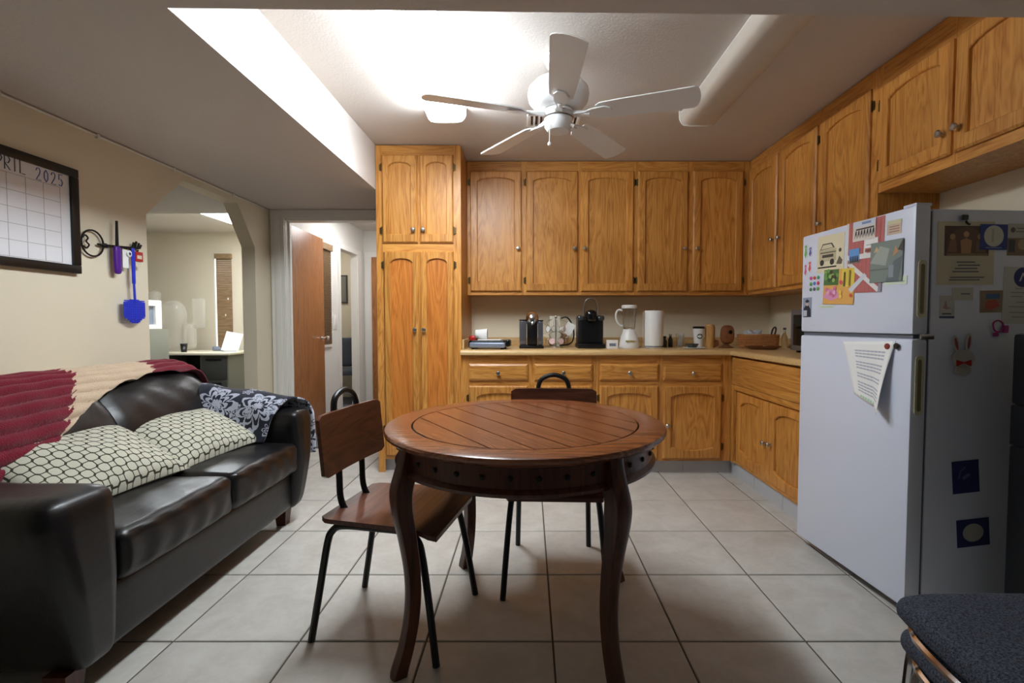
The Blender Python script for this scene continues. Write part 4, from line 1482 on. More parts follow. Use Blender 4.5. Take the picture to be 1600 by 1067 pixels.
for x, y in ((-1.36, 1.36), (-1.37, 2.62), (-2.1, 1.36), (-2.1, 2.62)):
    vs = []
    for z, h_ in ((0, .024), (.105, .034)):
        vs += [(x - h_, y - h_, z), (x + h_, y - h_, z), (x + h_, y + h_, z), (x - h_, y + h_, z)]
    MB().add(vs, [(3, 2, 1, 0), (4, 5, 6, 7), (0, 1, 5, 4), (1, 2, 6, 5), (2, 3, 7, 6), (3, 0, 4, 7)]).build('leg', 'foot_wood', sf, smooth=0)

# knitted throw over the sofa back
RED, CRM = srgb(126, 22, 44), srgb(226, 200, 170)
def throw_end(y):
    # how far the throw hangs down in front: s on the back profile (0 = seat, 1 = behind)
    pts = [(1.30, .07), (1.55, .12), (1.75, .225), (1.95, .31), (2.15, .37), (2.35, .405), (2.5, .41), (2.65, .40), (2.80, .36)]
    for (a, sa_), (b, sb_) in zip(pts, pts[1:]):
        if y <= b:
            return sa_ + (sb_ - sa_) * (y - a) / (b - a)
    return pts[-1][1]
def throw_fn(u, v):
    y = 1.32 + 1.462 * u
    s0 = throw_end(y)
    s = s0 + (.80 - s0) * v
    k = droop(y, YB0 - .02, YB1 + .012)
    ribs = 25
    rib = abs(math.sin(PI * ribs * s * 1.0 + .35 * math.sin(y * 9)))
    g = .003 + .032 * rib ** .42 + .002 * math.sin(y * 40)
    return back_pt(s, y, k, g)
def throw_col(u, v):
    y = 1.32 + 1.462 * u
    j = .008 * (1 if int(v * 60) % 2 else -1)
    s0 = throw_end(y)
    lean = 1.15 * min(0, s0 + (.80 - s0) * v - .47)
    return CRM if 2.05 + j + lean < y < 2.47 + j + lean else RED
th = MB().grid(throw_fn, 130, 220, colfn=throw_col).build('knit_throw', 'knit', None, smooth=80, solid=.006)
tag(th, 'ribbed knitted throw, maroon with cream band, over the sofa back', 'throw')


# patterned pillows
def pillow(label, c, w, h, t, R, seed):
    r = random.Random(seed)
    mb = MB()
    def side(sg):
        def fn(u, v):
            a, b = 2 * u - 1, 2 * v - 1
            k = max(0.0, (1 - a * a) * (1 - b * b)) ** .42
            pin = 1 - .07 * (1 - abs(a) ** 3) * abs(b) ** 2
            pin2 = 1 - .07 * (1 - abs(b) ** 3) * abs(a) ** 2
            z = sg * t / 2 * k * (1 + .10 * math.sin(5 * a + seed) * math.cos(4 * b + seed))
            return R @ Vector((a * w / 2 * pin2, b * h / 2 * pin, z)) + Vector(c)
        return fn
    uvf = lambda u, v: (u * w / .044, v * h / .044)
    mb.grid(side(1), 28, 22, uvf)
    mb.grid(side(-1), 28, 22, uvf)
    o = mb.build('throw_pillow', 'trellis', None, smooth=80)
    return tag(o, label, 'pillow', 'trellis pillows on the sofa')


def frame3(xd, yd):
    x = Vector(xd).normalized()
    y = Vector(yd)
    y = (y - x * y.dot(x)).normalized()
    z = x.cross(y)
    return Matrix((x, y, z)).transposed()


pillow('cream and charcoal trellis pillow nearest the camera on the sofa', (-1.69, 1.80, .575), .60, .40, .17, frame3((.06, 1, .0), (-.85, .05, .46)), 1)
pillow('cream and charcoal trellis pillow beside the floral blanket', (-1.66, 2.33, .560), .56, .38, .16, frame3((.12, 1, .02), (-.85, .1, .42)), 2)

# floral blanket over the far arm
FP = [(2.548, .475), (2.565, .54), (2.578, .60), (2.605, .655), (2.65, .682), (2.70, .685), (2.75, .665), (2.79, .62), (2.805, .55), (2.81, .45), (2.812, .35)]
FPs = [(a, b) for a, _, b in [tuple(v) for v in smooth_path([Vector((a, 0, b)) for a, b in FP], 4)]]
def blanket_fn(u, v):
    i = min(int(v * (len(FPs) - 1)), len(FPs) - 2)
    f = v * (len(FPs) - 1) - i
    y = FPs[i][0] * (1 - f) + FPs[i + 1][0] * f
    z = FPs[i][1] * (1 - f) + FPs[i + 1][1] * f
    front = -1.43 + .16 * min(1, v / .75)
    x = -1.95 + (front + 1.95) * u
    lift = .075 * max(0, min(1, (-x - 1.28) / .5))
    if z > .5:
        z += lift * (z - .5) / .18
    bul = .008 * math.sin(x * 22 + v * 9) + .006 * math.sin(v * 22 + x * 15)
    yc = 2.685
    y = yc + (y - yc) * (1.03 + bul * 3)
    return x, y, z + .004 + bul * .6
bl = MB().grid(blanket_fn, 50, 60, uvfn=lambda u, v: (u * .62, v * .78)).build('floral_blanket', 'floral', None, smooth=80, solid=.012)
tag(bl, 'navy and white floral fleece blanket draped over the far sofa arm', 'blanket')

# ------------------------------------------------------------------ left wall: whiteboard calendar and key rack
wb = thing('wall_calendar', 'black-framed whiteboard calendar reading April 2025', 'calendar', (XL, 2.385, 1.365))
# local: y runs along the wall (negative = towards the camera), z up
CW, CH = .70, .51
MB().box(.004, .016, -CW + .03, -.03, .03, CH - .03).build('board', 'whiteboard', wb, smooth=0)
for a in ((-CW, 0, 0, .04), (-CW, 0, CH - .04, CH), (-CW, -CW + .04, .04, CH - .04), (-.04, 0, .04, CH - .04)):
    MB().cbox(.001, .028, a[0], a[1], a[2], a[3], .004).build('frame', 'frameblack', wb)
gr = MB()
gx, gz = [-.087 - .078 * i for i in range(8)], [.045 + .0715 * i for i in range(6)]
for y in gx:
    gr.box(.0161, .0165, y - .0012, y + .0012, gz[0], gz[-1])
for z in gz:
    gr.box(.0161, .0165, gx[-1], gx[0], z - .0012, z + .0012)
gr.build('grid_lines', plain('grid_grey', srgb(176, 172, 172), .6), wb, smooth=0)
GL = {'A': [[(0, 0), (.45, 1), (.9, 0)], [(.2, .4), (.7, .4)]], 'P': [[(0, 0), (0, 1), (.5, 1), (.7, .78), (.5, .52), (0, .5)]],
      'R': [[(0, 0), (0, 1), (.5, 1), (.7, .78), (.5, .52), (0, .5), (.7, 0)]], 'I': [[(.3, 0), (.3, 1)]], 'L': [[(0, 1), (0, 0), (.65, 0)]],
      '2': [[(0, .75), (.15, .97), (.45, 1), (.62, .8), (.5, .5), (0, 0), (.7, 0)]], '0': [[(.35, 1), (.08, .75), (.06, .3), (.33, 0), (.6, .25), (.62, .72), (.35, 1)]],
      '5': [[(.62, 1), (.08, 1), (.05, .55), (.4, .6), (.64, .35), (.45, .03), (.02, .08)]]}
def write(txt, y, z, sz, sp, mat, nm):
    mb = MB()
    for ch in txt:
        for st in GL[ch]:
            mb.tube([(.0172, y + px_ * sz * .55, z + pz_ * sz) for px_, pz_ in st], .0022, 5)
        y += sp
    mb.build(nm, mat, wb)
write('APRIL', -.388, .414, .056, .031, plain('marker_grey', srgb(84, 88, 96), .6), 'handwriting')
write('2025', -.196, .408, .054, .0345, plain('marker_blue', srgb(100, 116, 178), .6), 'handwriting')

kr = thing('key_rack', 'key-shaped black iron hook rack on the left wall', 'rack', (XL, 2.46, 1.53))
X1 = .016
MB().tube([(X1, .062 * math.cos(t) - .0, .066 * math.sin(t)) for t in [2 * PI * i / 24 for i in range(24)]], .0045, 8, closed=True).build('bow_ring', 'iron', kr)
MB().tube([(X1, -.055, .02), (X1, -.04, .035), (X1, -.025, .022), (X1, -.035, .004), (X1, -.02, -.012), (X1, -.035, -.03), (X1, -.052, -.02)], .004, 6, sub=4).build('scroll', 'iron', kr)
MB().lathe([(0, -.02), (.006, -.018), (.012, -.006), (.012, .006), (.007, .018), (0, .02)], 10, (X1, .07, 0), 'y').build('collar', 'iron', kr)
MB().tube([(X1, .03, 0), (X1, .06, 0), (X1, .29, .018)], .0055, 8).tube([(0, .12, .004), (X1, .12, .004)], .004, 6).tube([(0, .26, .014), (X1, .26, .014)], .004, 6).build('bar', 'iron', kr)
for y, dz in ((.245, .03), (.262, .038), (.28, .032), (.295, .024)):
    MB().tube([(X1, y, .016), (X1 + .006, y + .006, .016 + dz)], .0055, 6).build('tooth', 'iron', kr)
for y in (.10, .13, .19, .225, .265):
    MB().tube([(X1, y, .008), (X1 + .012, y, -.004), (X1 + .018, y, .006)], .003, 6, sub=3).build('hook', 'iron', kr)

lg = thing('lighter', 'purple utility lighter with long black nozzle on the key rack', 'lighter', (XL + .034, 2.585, 1.53))
MB().tube([(0, 0, .0), (.0, .002, .14)], [.008, .006], 10).build('nozzle', 'black_mt', lg)
MB().soft((0, 0, -.07), (.022, .036, .15), .011, 6, lambda p: (p[0], p[1] * (1 + .25 * math.sin((p[2] + .07) * 18)), p[2])).build('handle', 'purple', lg)
MB().soft((0, .022, -.02), (.012, .01, .03), .004, 4).build('trigger', 'black_pl', lg)
fs_ = thing('fly_swatter', 'blue plastic fly swatter hanging from the key rack', 'fly swatter', (XL + .036, 2.685, 1.53))
MB().soft((0, 0, -.09), (.008, .022, .2), .004, 5).tube([(0, 0, -.18), (0, .004, -.30)], .006, 8).build('handle', 'blue', fs_)
mb = MB()
HW, Z0, Z1 = .068, -.41, -.285
for i in range(12):
    y = -HW + 2 * HW * i / 11
    lowz = Z0 + (.035 * max(0, abs(y) / HW - .35) / .65)
    mb.box(-.0015, .0015, y - .0042, y + .0042, lowz, Z1 - .006 * abs(y) / HW)
for i in range(8):
    z = Z0 + .03 + (Z1 - Z0 - .03) * i / 7
    mb.box(-.0018, .0018, -HW, HW, z - .0035, z + .0035)
mb.box(-.002, .002, -.03, .03, Z1 - .006, Z1 + .008)
mb.build('mesh_head', 'blue', fs_, smooth=0)
tg = thing('key_tag', 'red key tag hanging at the end of the key rack', 'tag', (XL + .034, 2.728, 1.525))
MB().cbox(-.003, .003, -.026, .026, -.055, 0, .002).build('card', 'redpl', tg)
MB().box(-.0045, -.003, -.02, .02, -.085, -.055).box(.0031, .0036, -.016, .016, -.04, -.02).build('slip', 'putty', tg, smooth=0)
tg = thing('key_tag', 'white paper tag with small round badge on the key rack', 'tag', (XL + .03, 2.648, 1.525))
MB().box(-.001, .001, -.026, .012, -.10, 0).build('card', 'paper', tg, smooth=0)
MB().lathe([(0, 0), (.017, 0), (.018, .002), (.015, .004), (0, .0045)], 18, (.004, .014, -.02), 'x').build('badge', 'white_pl', tg)
MB().lathe([(0, 0), (.008, 0), (0, .0006)], 12, (.0087, .014, -.02), 'x').build('badge_mark', 'navy', tg)

# ------------------------------------------------------------------ countertop objects
CZ = .925
def thg(name, label, cat, x, y, rz=0.0, group=None):
    return thing(name, label, cat, (x, y, CZ), rz, group)

g = thg('sandwich_press', 'flat grey sandwich press at the pantry end of the counter', 'appliance', -.30, 3.64, math.radians(-6))
MB().soft((0, 0, .032), (.27, .20, .04), .01, 6).build('lower_shell', 'greyblue', g)
MB().soft((0, .01, .058), (.25, .18, .014), .006, 6).build('plate', 'darkgrey', g)
MB().soft((.005, .02, .068), (.18, .12, .006), .003, 4).build('paper_top', 'paper', g)
MB().soft((.148, 0, .045), (.03, .10, .055), .012, 6).build('handle', 'black_pl', g)
for s in (-1, 1):
    for q in (-1, 1):
        MB().lathe([(0, 0), (.012, 0), (.010, .012), (0, .012)], 10, (.11 * s, .07 * q, 0)).build('foot', 'black_pl', g)
o = thing('cup', 'white cup lying on its side on the grey press', 'cup', (-.365, 3.70, CZ + .066))
MB().lathe([(0, -.045), (.034, -.045), (.042, .04), (.044, .045), (.040, .044), (.033, -.038), (0, -.04)], 22, (0, 0, .045), 'x').build('body', 'white_pl', o)
o = thg('jar', 'small red round jar beside the pantry cabinet', 'jar', -.432, 3.74)
MB().lathe([(0, 0), (.03, 0), (.040, .012), (.040, .05), (.03, .06), (0, .06)], 20).build('body', 'black_pl', o)
MB().lathe([(.028, .06), (.036, .063), (.038, .085), (.030, .098), (0, .10)], 20).build('lid', 'redpl', o)

n = thg('pod_coffee_machine', 'black and chrome pod coffee machine with domed top', 'coffee maker', .025, 3.80)
MB().cbox(-.098, .092, -.13, .08, 0, .022, .006).build('base', 'black_pl', n)
MB().cbox(-.038, .045, -.10, .08, .022, .215, .016).build('column', 'black_pl', n)
MB().lathe([(.052, .19), (.054, .205), (.052, .235), (.044, .262), (.028, .279), (.01, .286), (0, .287)], 28, (.004, -.05, 0)).build('dome', 'chrome', n)
MB().cbox(-.098, -.042, -.08, .08, .024, .215, .012).build('water_tank', 'tank', n)
MB().cbox(-.10, -.04, -.082, .082, .2155, .224, .003).build('tank_lid', 'black_pl', n)
MB().cbox(.05, .088, -.08, .08, .024, .21, .010).build('pod_bin', 'tank', n)
MB().cbox(.048, .09, -.082, .082, .2105, .22, .003).build('bin_lid', 'black_pl', n)
MB().tube([(.004, -.10, .20), (.004, -.125, .20), (.004, -.13, .18)], .008, 8, sub=3).build('spout', 'chrome', n)

c = thg('pod_carousel', 'round wire carousel holding pale coffee pods', 'pod rack', .215, 3.78)
MB().lathe([(0, 0), (.055, 0), (.057, .006), (.045, .012), (0, .013)], 24).build('base', 'chrome', c)
MB().tube([(0, 0, .012), (0, 0, .235)], .004, 8).lathe([(0, .23), (.009, .235), (.011, .245), (.007, .254), (0, .256)], 12).build('post', 'chrome', c)
for zz, rr_ in ((.055, .078), (.15, .074)):
    for k in range(6):
        a = 2 * PI * k / 6 + (.3 if zz > .1 else 0)
        cx_, cy_ = rr_ * math.cos(a), rr_ * math.sin(a)
        MB().tube([(cx_ + .024 * math.cos(t) * math.cos(a + PI / 2) , cy_ + .024 * math.cos(t) * math.sin(a + PI / 2), zz + .024 * math.sin(t)) for t in [2 * PI * i / 14 for i in range(14)]], .0016, 5, closed=True).tube([(0, 0, zz - .02), (cx_ * .9, cy_ * .9, zz - .022)], .0016, 5).tube([(cx_ * 1.0, cy_ * 1.0, zz + .024), (cx_ * 1.35, cy_ * 1.35, zz + .05), (cx_ * .5, cy_ * .5, zz + .075)], .0014, 5, sub=3).build('wire_loop', 'chrome', c)
pods = 0
for zz, a, mt_, lb in ((.055, -2.0, 'pink', 'pinkish coffee pod, lower left on the carousel'), (.055, -1.05, 'pink', 'pinkish coffee pod, lower right on the carousel'), (.15, -2.5, 'white_pl', 'white coffee pod, upper left on the carousel'), (.15, -.7, 'white_pl', 'white coffee pod, upper right on the carousel')):
    rr_ = .066
    p_ = thing('coffee_pod', lb, 'pod', (.215 + rr_ * math.cos(a), 3.78 + rr_ * math.sin(a), CZ + zz), a, 'coffee pods on the carousel')
    MB().lathe([(0, -.014), (.014, -.014), (.021, .008), (.0225, .012), (.0225, .014)], 18, (0, 0, 0), 'x').build('cup', mt_, p_)
    MB().lathe([(0, .0142), (.023, .0142), (.023, .0155), (0, .0158)], 18, (0, 0, 0), 'x').build('foil_lid', mt_, p_)
b = thg('box', 'beige packet standing behind the pod carousel', 'box', .225, 4.0)
MB().cbox(-.05, .04, -.03, .03, 0, .255, .005).build('carton', 'putty', b)
MB().tube([(.045, -.02, .235), (.09, -.03, .245), (.13, -.02, .20), (.15, -.04, .12), (.14, -.05, .05), (.10, -.06, .02), (.03, -.06, .012)], .006, 8, sub=4).build('black_cord', 'black_pl', b)
t_ = MB().box(-.035, .035, -.001, .001, -.05, .05).box(-.034, .034, -.0016, -.001, .025, .048).build('hanging_tag', 'paper', None, (.325, 3.84, CZ + .15), (math.radians(8), math.radians(28), math.radians(-5)), smooth=0)
tag(t_, 'tilted white tag leaning between the carousel and black coffee maker', 'tag')

k = thg('coffee_maker', 'black single-serve coffee maker with silver lift handle', 'coffee maker', .49, 3.82)
MB().cbox(-.11, .105, -.14, .10, 0, .035, .008).build('base', 'black_pl', k)
MB().soft((0, .02, .13), (.205, .17, .24), .03, 8).build('body', 'black_pl', k)
MB().soft((-.078, -.005, .235), (.06, .15, .045), .02, 6).build('shoulder', plain('gloss_grey', srgb(70, 72, 76), .15, .4), k)
MB().soft((.078, -.005, .235), (.06, .15, .045), .02, 6).build('shoulder', plain('gloss_grey', srgb(70, 72, 76), .15, .4), k)
MB().soft((0, -.045, .25), (.088, .15, .10), .035, 8).build('brew_head', plain('gloss_black', srgb(10, 10, 12), .08), k)
MB().tube([(-.048, -.04, .24), (-.052, -.045, .32), (-.035, -.05, .375), (0, -.052, .388), (.035, -.05, .375), (.052, -.045, .32), (.048, -.04, .24)], .0065, 8, sub=4).build('lift_handle', 'steel', k)
MB().cbox(-.06, .06, -.165, -.14, 0, .03, .006).build('drip_tray', 'black_pl', k)
o = thg('tea_box', 'small white printed box in front of the blender', 'box', .642, 3.66)
MB().cbox(-.042, .042, -.02, .02, 0, .067, .002).build('carton', 'white_pl', o)
MB().box(-.025, .025, -.0206, -.02, .02, .042).build('print', 'greyblue', o, smooth=0)

b = thg('blender', 'white countertop blender with glass jar', 'blender', .796, 3.78)
MB().lathe([(0, 0), (.076, 0), (.078, .012), (.074, .05), (.066, .085), (.052, .12), (.048, .148), (0, .148)], 32).build('base', 'white_pl', b)
MB().box(-.04, .04, -.0775, -.068, .052, .062).build('button_row', 'brass', b, smooth=0)
for q in range(5):
    MB().cbox(-.038 + q * .016, -.026 + q * .016, -.081, -.072, .051, .063, .001).build('button', plain('button_cream', srgb(196, 180, 120), .4), b)
MB().lathe([(0, .149), (.042, .149), (.046, .16), (.057, .30), (.058, .312), (.054, .312), (.042, .165), (0, .16)], 32).build('jar', 'glass', b)
MB().lathe([(0, .312), (.060, .312), (.061, .33), (.056, .338), (.03, .340), (0, .34)], 32).build('lid', 'white_pl', b)
MB().tube([(-.055, 0, .295), (-.085, 0, .30), (-.104, 0, .27), (-.100, 0, .22), (-.075, 0, .18), (-.050, 0, .175)], .008, 8, sub=4).build('jar_handle', 'white_pl', b)
p_ = thg('paper_towel_holder', 'chrome paper towel stand left of the small bottles', 'holder', .985, 3.75)
MB().lathe([(0, 0), (.086, 0), (.088, .006), (.07, .014), (.012, .018), (0, .018)], 32).build('base', 'chrome', p_)
MB().tube([(0, 0, .016), (0, 0, .30)], .006, 10).build('post', 'chrome', p_)
MB().tube([(-.084, 0, .01), (-.084, 0, .285)], .003, 8).build('arm', 'chrome', p_)
r_ = thg('paper_towel_roll', 'white paper towel roll on the chrome stand', 'paper roll', .985, 3.75)
MB().lathe([(.02, .019), (.070, .019), (.072, .024), (.072, .288), (.070, .293), (.02, .293), (.018, .288), (.018, .024)], 40).build('roll', 'paper', r_)

o = thg('spice_bottle', 'small dark bottle right of the paper towel stand', 'bottle', 1.105, 3.88)
MB().lathe([(0, 0), (.02, 0), (.021, .05), (.012, .065), (.012, .075), (0, .075)], 16).build('body', plain('olive_glass', srgb(70, 74, 60), .2), o)
MB().lathe([(0, .075), (.014, .075), (.014, .09), (0, .09)], 16).build('cap', 'black_pl', o)
o = thg('spice_bottle', 'tiny pale-capped bottle between dark bottle and glass packet', 'bottle', 1.16, 3.90)
MB().lathe([(0, 0), (.018, 0), (.019, .06), (.010, .08), (.010, .09), (0, .09)], 16).build('body', 'darkgrey', o)
MB().lathe([(0, .09), (.012, .09), (.012, .105), (0, .105)], 16).build('cap', 'putty', o)
o = thg('glass_tumbler', 'slim clear glass beside the small bottles', 'glass', 1.225, 3.86)
MB().lathe([(0, 0), (.026, 0), (.032, .11), (.029, .11), (.024, .008), (0, .008)], 20).build('glass', 'glass', o)
MB().box(-.018, .018, -.003, .003, .01, .115, mat=Matrix.Rotation(.12, 4, 'Y')).build('packet', 'white_pl', o, smooth=0)
o = thg('small_bowl', 'small dark bowl on a white saucer', 'bowl', 1.27, 3.70)
MB().lathe([(0, .006), (.03, .006), (.048, .03), (.05, .036), (.045, .034), (.028, .014), (0, .014)], 24).build('bowl', 'darkgrey', o)
MB().lathe([(0, 0), (.06, 0), (.088, .006), (.086, .009), (.05, .0055), (0, .0055)], 28, (.015, 0, 0)).build('saucer', 'white_pl', o)
o = thg('travel_cup', 'white travel cup with dark lid and round green emblem', 'cup', 1.355, 3.80)
MB().lathe([(0, 0), (.032, 0), (.034, .01), (.044, .150), (.044, .153), (0, .153)], 28).build('body', 'white_pl', o)
MB().lathe([(0, .153), (.046, .153), (.047, .162), (.042, .170), (0, .170)], 28).build('lid', 'black_pl', o)
def on_cup(x, z, e):
    R_ = .034 + (z - .01) / .14 * .010 + e
    return (x, -math.sqrt(max(R_ * R_ - x * x, 0)), z)
em = MB()
N_ = 22
em.add([on_cup(-.004 + 0 * 1, .092, .0008)] + [on_cup(-.004 + .021 * math.cos(2 * PI * i / N_), .092 + .021 * math.sin(2 * PI * i / N_), .0008) for i in range(N_)], [(0, 1 + i, 1 + (i + 1) % N_) for i in range(N_)])
e1 = em.build('emblem', plain('emblem_green', srgb(24, 66, 52), .5), o, smooth=0)
em = MB()
for pts in ([(-.004, .110), (-.008, .103), (0.0, .103)], [(-.009, .101), (.001, .101), (.003, .085), (-.004, .078), (-.011, .085)], [(-.018, .098), (-.013, .092), (-.016, .080)], [(.010, .098), (.005, .092), (.008, .080)]):
    em.add([on_cup(a, b_, .0014) for a, b_ in pts], [tuple(range(len(pts)))])
em.build('emblem_mark', 'paper', o, smooth=0)
o = thg('tumbler', 'bamboo tumbler right of the white travel cup', 'tumbler', 1.445, 3.80)
MB().lathe([(0, 0), (.036, 0), (.038, .01), (.038, .17), (.034, .175), (0, .175)], 28).build('body', 'bamboo', o)
MB().lathe([(0, .1752), (.034, .1752), (.033, .185), (0, .188)], 28).build('lid', 'bamboo', o)
o = thg('glass_ornament', 'amber glass fish-shaped ornament left of the wicker basket', 'ornament', 1.565, 3.78)
MB().lathe([(0, 0), (.045, 0), (.05, .006), (.03, .016), (.015, .03), (0, .03)], 24, (0, 0, 0), sx=1.3).build('foot', 'amber', o)
MB().soft((.01, 0, .105), (.11, .07, .15), .034, 10, lambda p: (p[0] * (1 - .25 * abs(p[2] / .075) ** 2), p[1], p[2])).build('body', 'amber', o)
MB().lathe([(0, -.006), (.014, -.004), (.016, 0), (.012, .003), (0, .004)], 16, (.02, -.038, .125), 'y').build('eye', 'screen', o)
MB().prism([(-.055, .02), (-.10, .0), (-.085, .04), (-.11, .07), (-.06, .06)], -.006, .006, 'y').build('tail', 'amber', o, smooth=0)

# wicker basket
k = thg('wicker_basket', 'brown wicker basket with dark handle in the counter corner', 'basket', 1.79, 3.72, math.radians(-14))
BWx, BWy, BH = .13, .075, .10
def rect_path(hx, hy, z, wob, ph, n=44):
    out = []
    for i in range(n):
        t = 2 * PI * i / n
        ex = 4.5
        cx_, sx_ = math.cos(t), math.sin(t)
        r_ = 1 / ((abs(cx_) ** ex + abs(sx_) ** ex) ** (1 / ex))
        w_ = 1 + wob * (1 if (i + ph) % 2 else -1)
        out.append((hx * r_ * cx_ * w_, hy * r_ * sx_ * w_, z))
    return out
wv = MB()
for i in range(7):
    f_ = 1 + .010 * i
    wv.tube(rect_path(BWx * f_, BWy * f_, .010 + i * .0135, .04, i, 30), .0066, 6, closed=True)
wv.build('weave', 'wicker', k)
MB().tube(rect_path(BWx * 1.09, BWy * 1.09, .102, 0, 0), .0075, 6, closed=True).build('rim', 'wicker', k)
MB().prism([(x_ * .97, y_ * .97) for x_, y_, _ in rect_path(BWx, BWy, 0, 0, 0)], .001, .008, 'z').build('bottom', 'wicker', k, smooth=0)
st_ = MB()
for x_, y_, _ in rect_path(BWx * 1.02, BWy * 1.02, 0, 0, 0)[::2]:
    st_.tube([(x_, y_, .004), (x_ * 1.06, y_ * 1.06, .102)], .0035, 5)
st_.build('stakes', 'wicker', k)
MB().tube([(.105, -.05, .10), (.115, -.05, .145), (.12, 0, .165), (.115, .05, .145), (.105, .05, .10)], .006, 8, sub=4).build('handle', plain('dark_handle', srgb(52, 36, 26), .5), k)
o = thg('plastic_bag', 'crumpled clear plastic wrap in the wicker basket', 'plastic bag', 1.755, 3.735)
random.seed(3)
def crum(p):
    s_ = 1 + .18 * math.sin(p[0] * 90 + 1) * math.sin(p[1] * 80) + .15 * math.sin(p[2] * 120 + p[0] * 60)
    return (p[0] * s_, p[1] * s_, p[2] * s_)
MB().soft((0, 0, .095), (.13, .09, .09), .04, 12, crum).build('wrap', plain('milky_plastic', srgb(214, 218, 226), .25, alpha=.75), o)
o = thg('glass_dish', 'low oval amber glass dish in front of the wicker basket', 'dish', 1.75, 3.56)
MB().lathe([(0, 0), (.07, 0), (.10, .02), (.105, .026), (.10, .025), (.066, .006), (0, .006)], 32, (0, 0, 0), sx=1.35, sy=.8).build('dish', 'amber', o)
MB().lathe([(0, .0), (.010, .004), (.012, .012), (.007, .022), (0, .023)], 14, (0, -.02, .008)).build('glass_knob', 'chrome', o)
o = thg('glass_bottle', 'slim clear bottle beside the microwave', 'bottle', 1.965, 3.66)
MB().lathe([(0, 0), (.02, 0), (.022, .006), (.022, .09), (.009, .12), (.009, .145), (0, .145)], 18).build('body', 'glass', o)
MB().lathe([(0, .145), (.011, .145), (.011, .16), (0, .16)], 14).build('cap', 'darkgrey', o)
m_ = thg('microwave', 'grey microwave half hidden behind the refrigerator', 'microwave', 1.77, 2.78)
MB().cbox(.02, .31, 0, .44, .015, .285, .006).build('body', 'steel', m_)
MB().cbox(0, .0195, 0, .44, .015, .285, .004).build('front', plain('mw_grey', srgb(128, 128, 134), .35, .5), m_)
MB().box(-.003, 0, .13, .405, .05, .25).build('window', 'screen', m_, smooth=0)
MB().box(-.003, 0, .015, .11, .04, .26).build('control_panel', 'black_pl', m_, smooth=0)
for a in (.03, .41):
    MB().box(.03, .3, a - .012, a + .012, 0, .015).build('foot', 'black_pl', m_, smooth=0)

# ------------------------------------------------------------------ office furniture seen through the opening
dk = thing('office_desk', 'office desk with pale top and dark drawer pedestal', 'desk', (-4.72, 5.9, 0))
MB().cbox(0, 1.0, 0, .72, .722, .75, .006).build('desktop', 'putty', dk)
MB().box(.62, .97, .04, .70, .03, .722).build('pedestal', 'greymetal', dk, smooth=0)
for z0, z1 in ((.42, .70), (.06, .40)):
    d = MB().cbox(.635, .955, .025, .04, z0, z1, .004).build('drawer', 'darkgrey', dk)
    MB().cbox(.70, .89, .015, .025, z1 - .04, z1 - .02, .003).build('handle', 'black_pl', d)
MB().box(.02, .05, .05, .70, 0, .722).build('side_panel', 'greymetal', dk, smooth=0)
MB().box(.05, .62, .60, .62, .2, .722).build('modesty_panel', 'darkgrey', dk, smooth=0)
MB().box(.63, .96, .06, .68, 0, .03).build('plinth', 'black_pl', dk, smooth=0)
o = thing('paper_cup', 'dark paper cup with pale emblem on the office desk', 'cup', (-4.43, 6.12, .75))
MB().lathe([(0, 0), (.03, 0), (.04, .10), (.036, .10), (0, .095)], 20).build('body', 'frameblack', o)
MB().lathe([(.040, .1), (.043, .103), (.041, .112), (0, .115)], 20).build('lid', 'darkgrey', o)
MB().lathe([(0, 0), (.02, 0), (.018, .002), (0, .003)], 14, (.022, -.033, .055), 'y').build('emblem', 'greyblue', o)
o = thing('paper_stand', 'white sheet leaning on a stand on the office desk', 'paper', (-3.93, 6.25, .75), math.radians(18))
MB().box(-.10, .10, -.001, .001, 0, .26, mat=Matrix.Rotation(math.radians(-16), 4, 'X') @ Matrix.Rotation(math.radians(12), 4, 'Y')).build('sheet', 'paper', o, smooth=0)
MB().tube([(-.08, .0, .003), (.08, .0, .003), (.0, .12, .003), (0, .055, .19)], .004, 6).build('stand', 'steel', o)
o = thing('desk_phone', 'small dark desk item before the window blind', 'phone', (-4.16, 6.4, .75))
MB().soft((0, 0, .02), (.13, .10, .04), .015, 6).soft((-.04, 0, .045), (.04, .11, .03), .012, 5).build('body', 'greyblue', o)
fc = thing('file_cabinet', 'grey-green filing cabinet at the opening edge', 'cabinet', (-4.72, 4.95, 0))
MB().cbox(0, .53, 0, .6, .02, 1.055, .006).build('body', 'greymetal', fc)
for z0, z1 in ((.05, .36), (.38, .69), (.71, 1.03)):
    d = MB().cbox(.02, .51, -.012, 0, z0, z1, .004).build('drawer', 'greymetal', fc)
    MB().cbox(.2, .33, -.024, -.012, z1 - .06, z1 - .04, .003).build('handle', 'steel', d)
MB().box(.02, .51, .02, .58, 0, .02).build('plinth', 'black_pl', fc, smooth=0)
o = thing('desktop_monitor', 'white boxy unit with pale grey recessed front on the filing cabinet', 'appliance', (-4.24, 5.05, 1.055), PI / 2)
MB().cbox(0, .47, 0, .04, 0, .05, .006).cbox(0, .47, 0, .04, .26, .325, .006).cbox(0, .07, 0, .04, .05, .26, .006).cbox(.38, .47, 0, .04, .05, .26, .006).build('bezel', 'white_pl', o)
MB().cbox(.01, .46, .04, .40, .0, .32, .01).build('housing', 'white_pl', o)
MB().box(.07, .38, .03, .0395, .05, .26).build('screen', 'greyblue', o, smooth=0)
o = thing('hazy_shape', 'guessed pale translucent hazy shape standing behind the office desk', 'hazy shape', (-4.72, 6.30, .751))  # guessed blobs standing in for an unclear, blurred figure
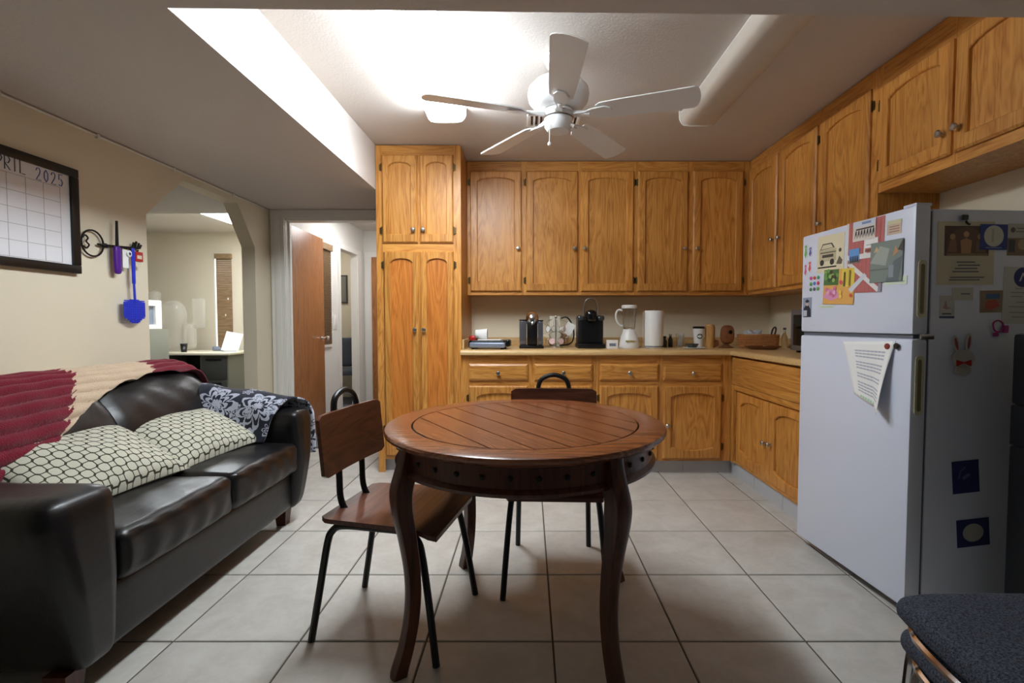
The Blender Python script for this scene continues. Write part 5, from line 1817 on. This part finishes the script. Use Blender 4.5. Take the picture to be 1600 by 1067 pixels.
MB().soft((0, 0, .33), (.34, .22, .66), .10, 10, lambda p: (p[0] * (1.0 + .25 * p[2]) + .02 * math.sin(p[2] * 14), p[1], p[2] + (p[2] + .33) / .66 * (.02 * math.sin(p[0] * 20) - .10 * max(0, p[0])))).build('sheet', 'haze', o)
MB().soft((-.22, .02, .70), (.14, .14, .22), .07, 8).build('top_blob', 'haze', o)
MB().soft((.36, .02, .50), (.17, .05, .40), .085, 8).build('round_blob', 'haze', o)
MB().soft((.24, .0, .2), (.16, .12, .34), .06, 8).build('lower_blob', 'haze', o)

# ------------------------------------------------------------------ stacked grey chairs at the lower right
def stack_chair(label, loc, rz):
    c = thing('stacking_chair', label, 'chair', loc, rz, 'grey stacking chairs')
    # local: +x towards the back of the chair, seat front edge at x = 0
    MB().soft((.25, 0, .446), (.50, .42, .046), .022, 14, lambda p: (p[0] - .02 * (1 - (p[1] / .21) ** 2) * (1 if p[0] < 0 else 0), p[1] * (1 + .28 * (p[0] + .25)), p[2] + .010 * (1 - (p[1] / .21) ** 2) * (1 if p[2] > 0 else 0) - .012 * max(0, (-p[0] - .15) / .1) ** 2)).build('seat', 'tweed', c)
    MB().soft((.25, 0, .4165), (.47, .38, .012), .005, 6, lambda p: (p[0], p[1] * (1 + .28 * (p[0] + .25)), p[2])).build('seat_shell', plain('shell_brown', srgb(52, 40, 42), .45), c)
    MB().soft((.60, 0, .70), (.05, .44, .32), .024, 8, lambda p: (p[0] + .12 * p[2] - .03 * (p[1] / .22) ** 2, p[1], p[2])).build('backrest', 'tweed', c)
    for s in (-1, 1):
        MB().tube([(.02, .205 * s, 0), (.03, .205 * s, .22), (.045, .205 * s, .36), (.08, .21 * s, .392), (.30, .235 * s, .398), (.50, .25 * s, .42), (.545, .25 * s, .50), (.58, .23 * s, .72)], .010, 8, sub=4).build('side_frame', 'chrome', c)
        MB().tube([(.40, .245 * s, .40), (.50, .25 * s, .2), (.56, .25 * s, 0)], .010, 8, sub=3).build('rear_leg', 'chrome', c)
    MB().tube([(.05, -.21, .398), (.006, -.15, .402), (-.012, -.05, .402), (-.012, .05, .402), (.006, .15, .402), (.05, .21, .398)], .010, 8, sub=4).build('front_bar', 'chrome', c)
    return c


stack_chair('upper grey tweed chair of the stack at the lower right', (.80, .83, .058), math.radians(-3))
stack_chair('lower grey tweed chair of the stack at the lower right', (.795, .81, 0), math.radians(-3))
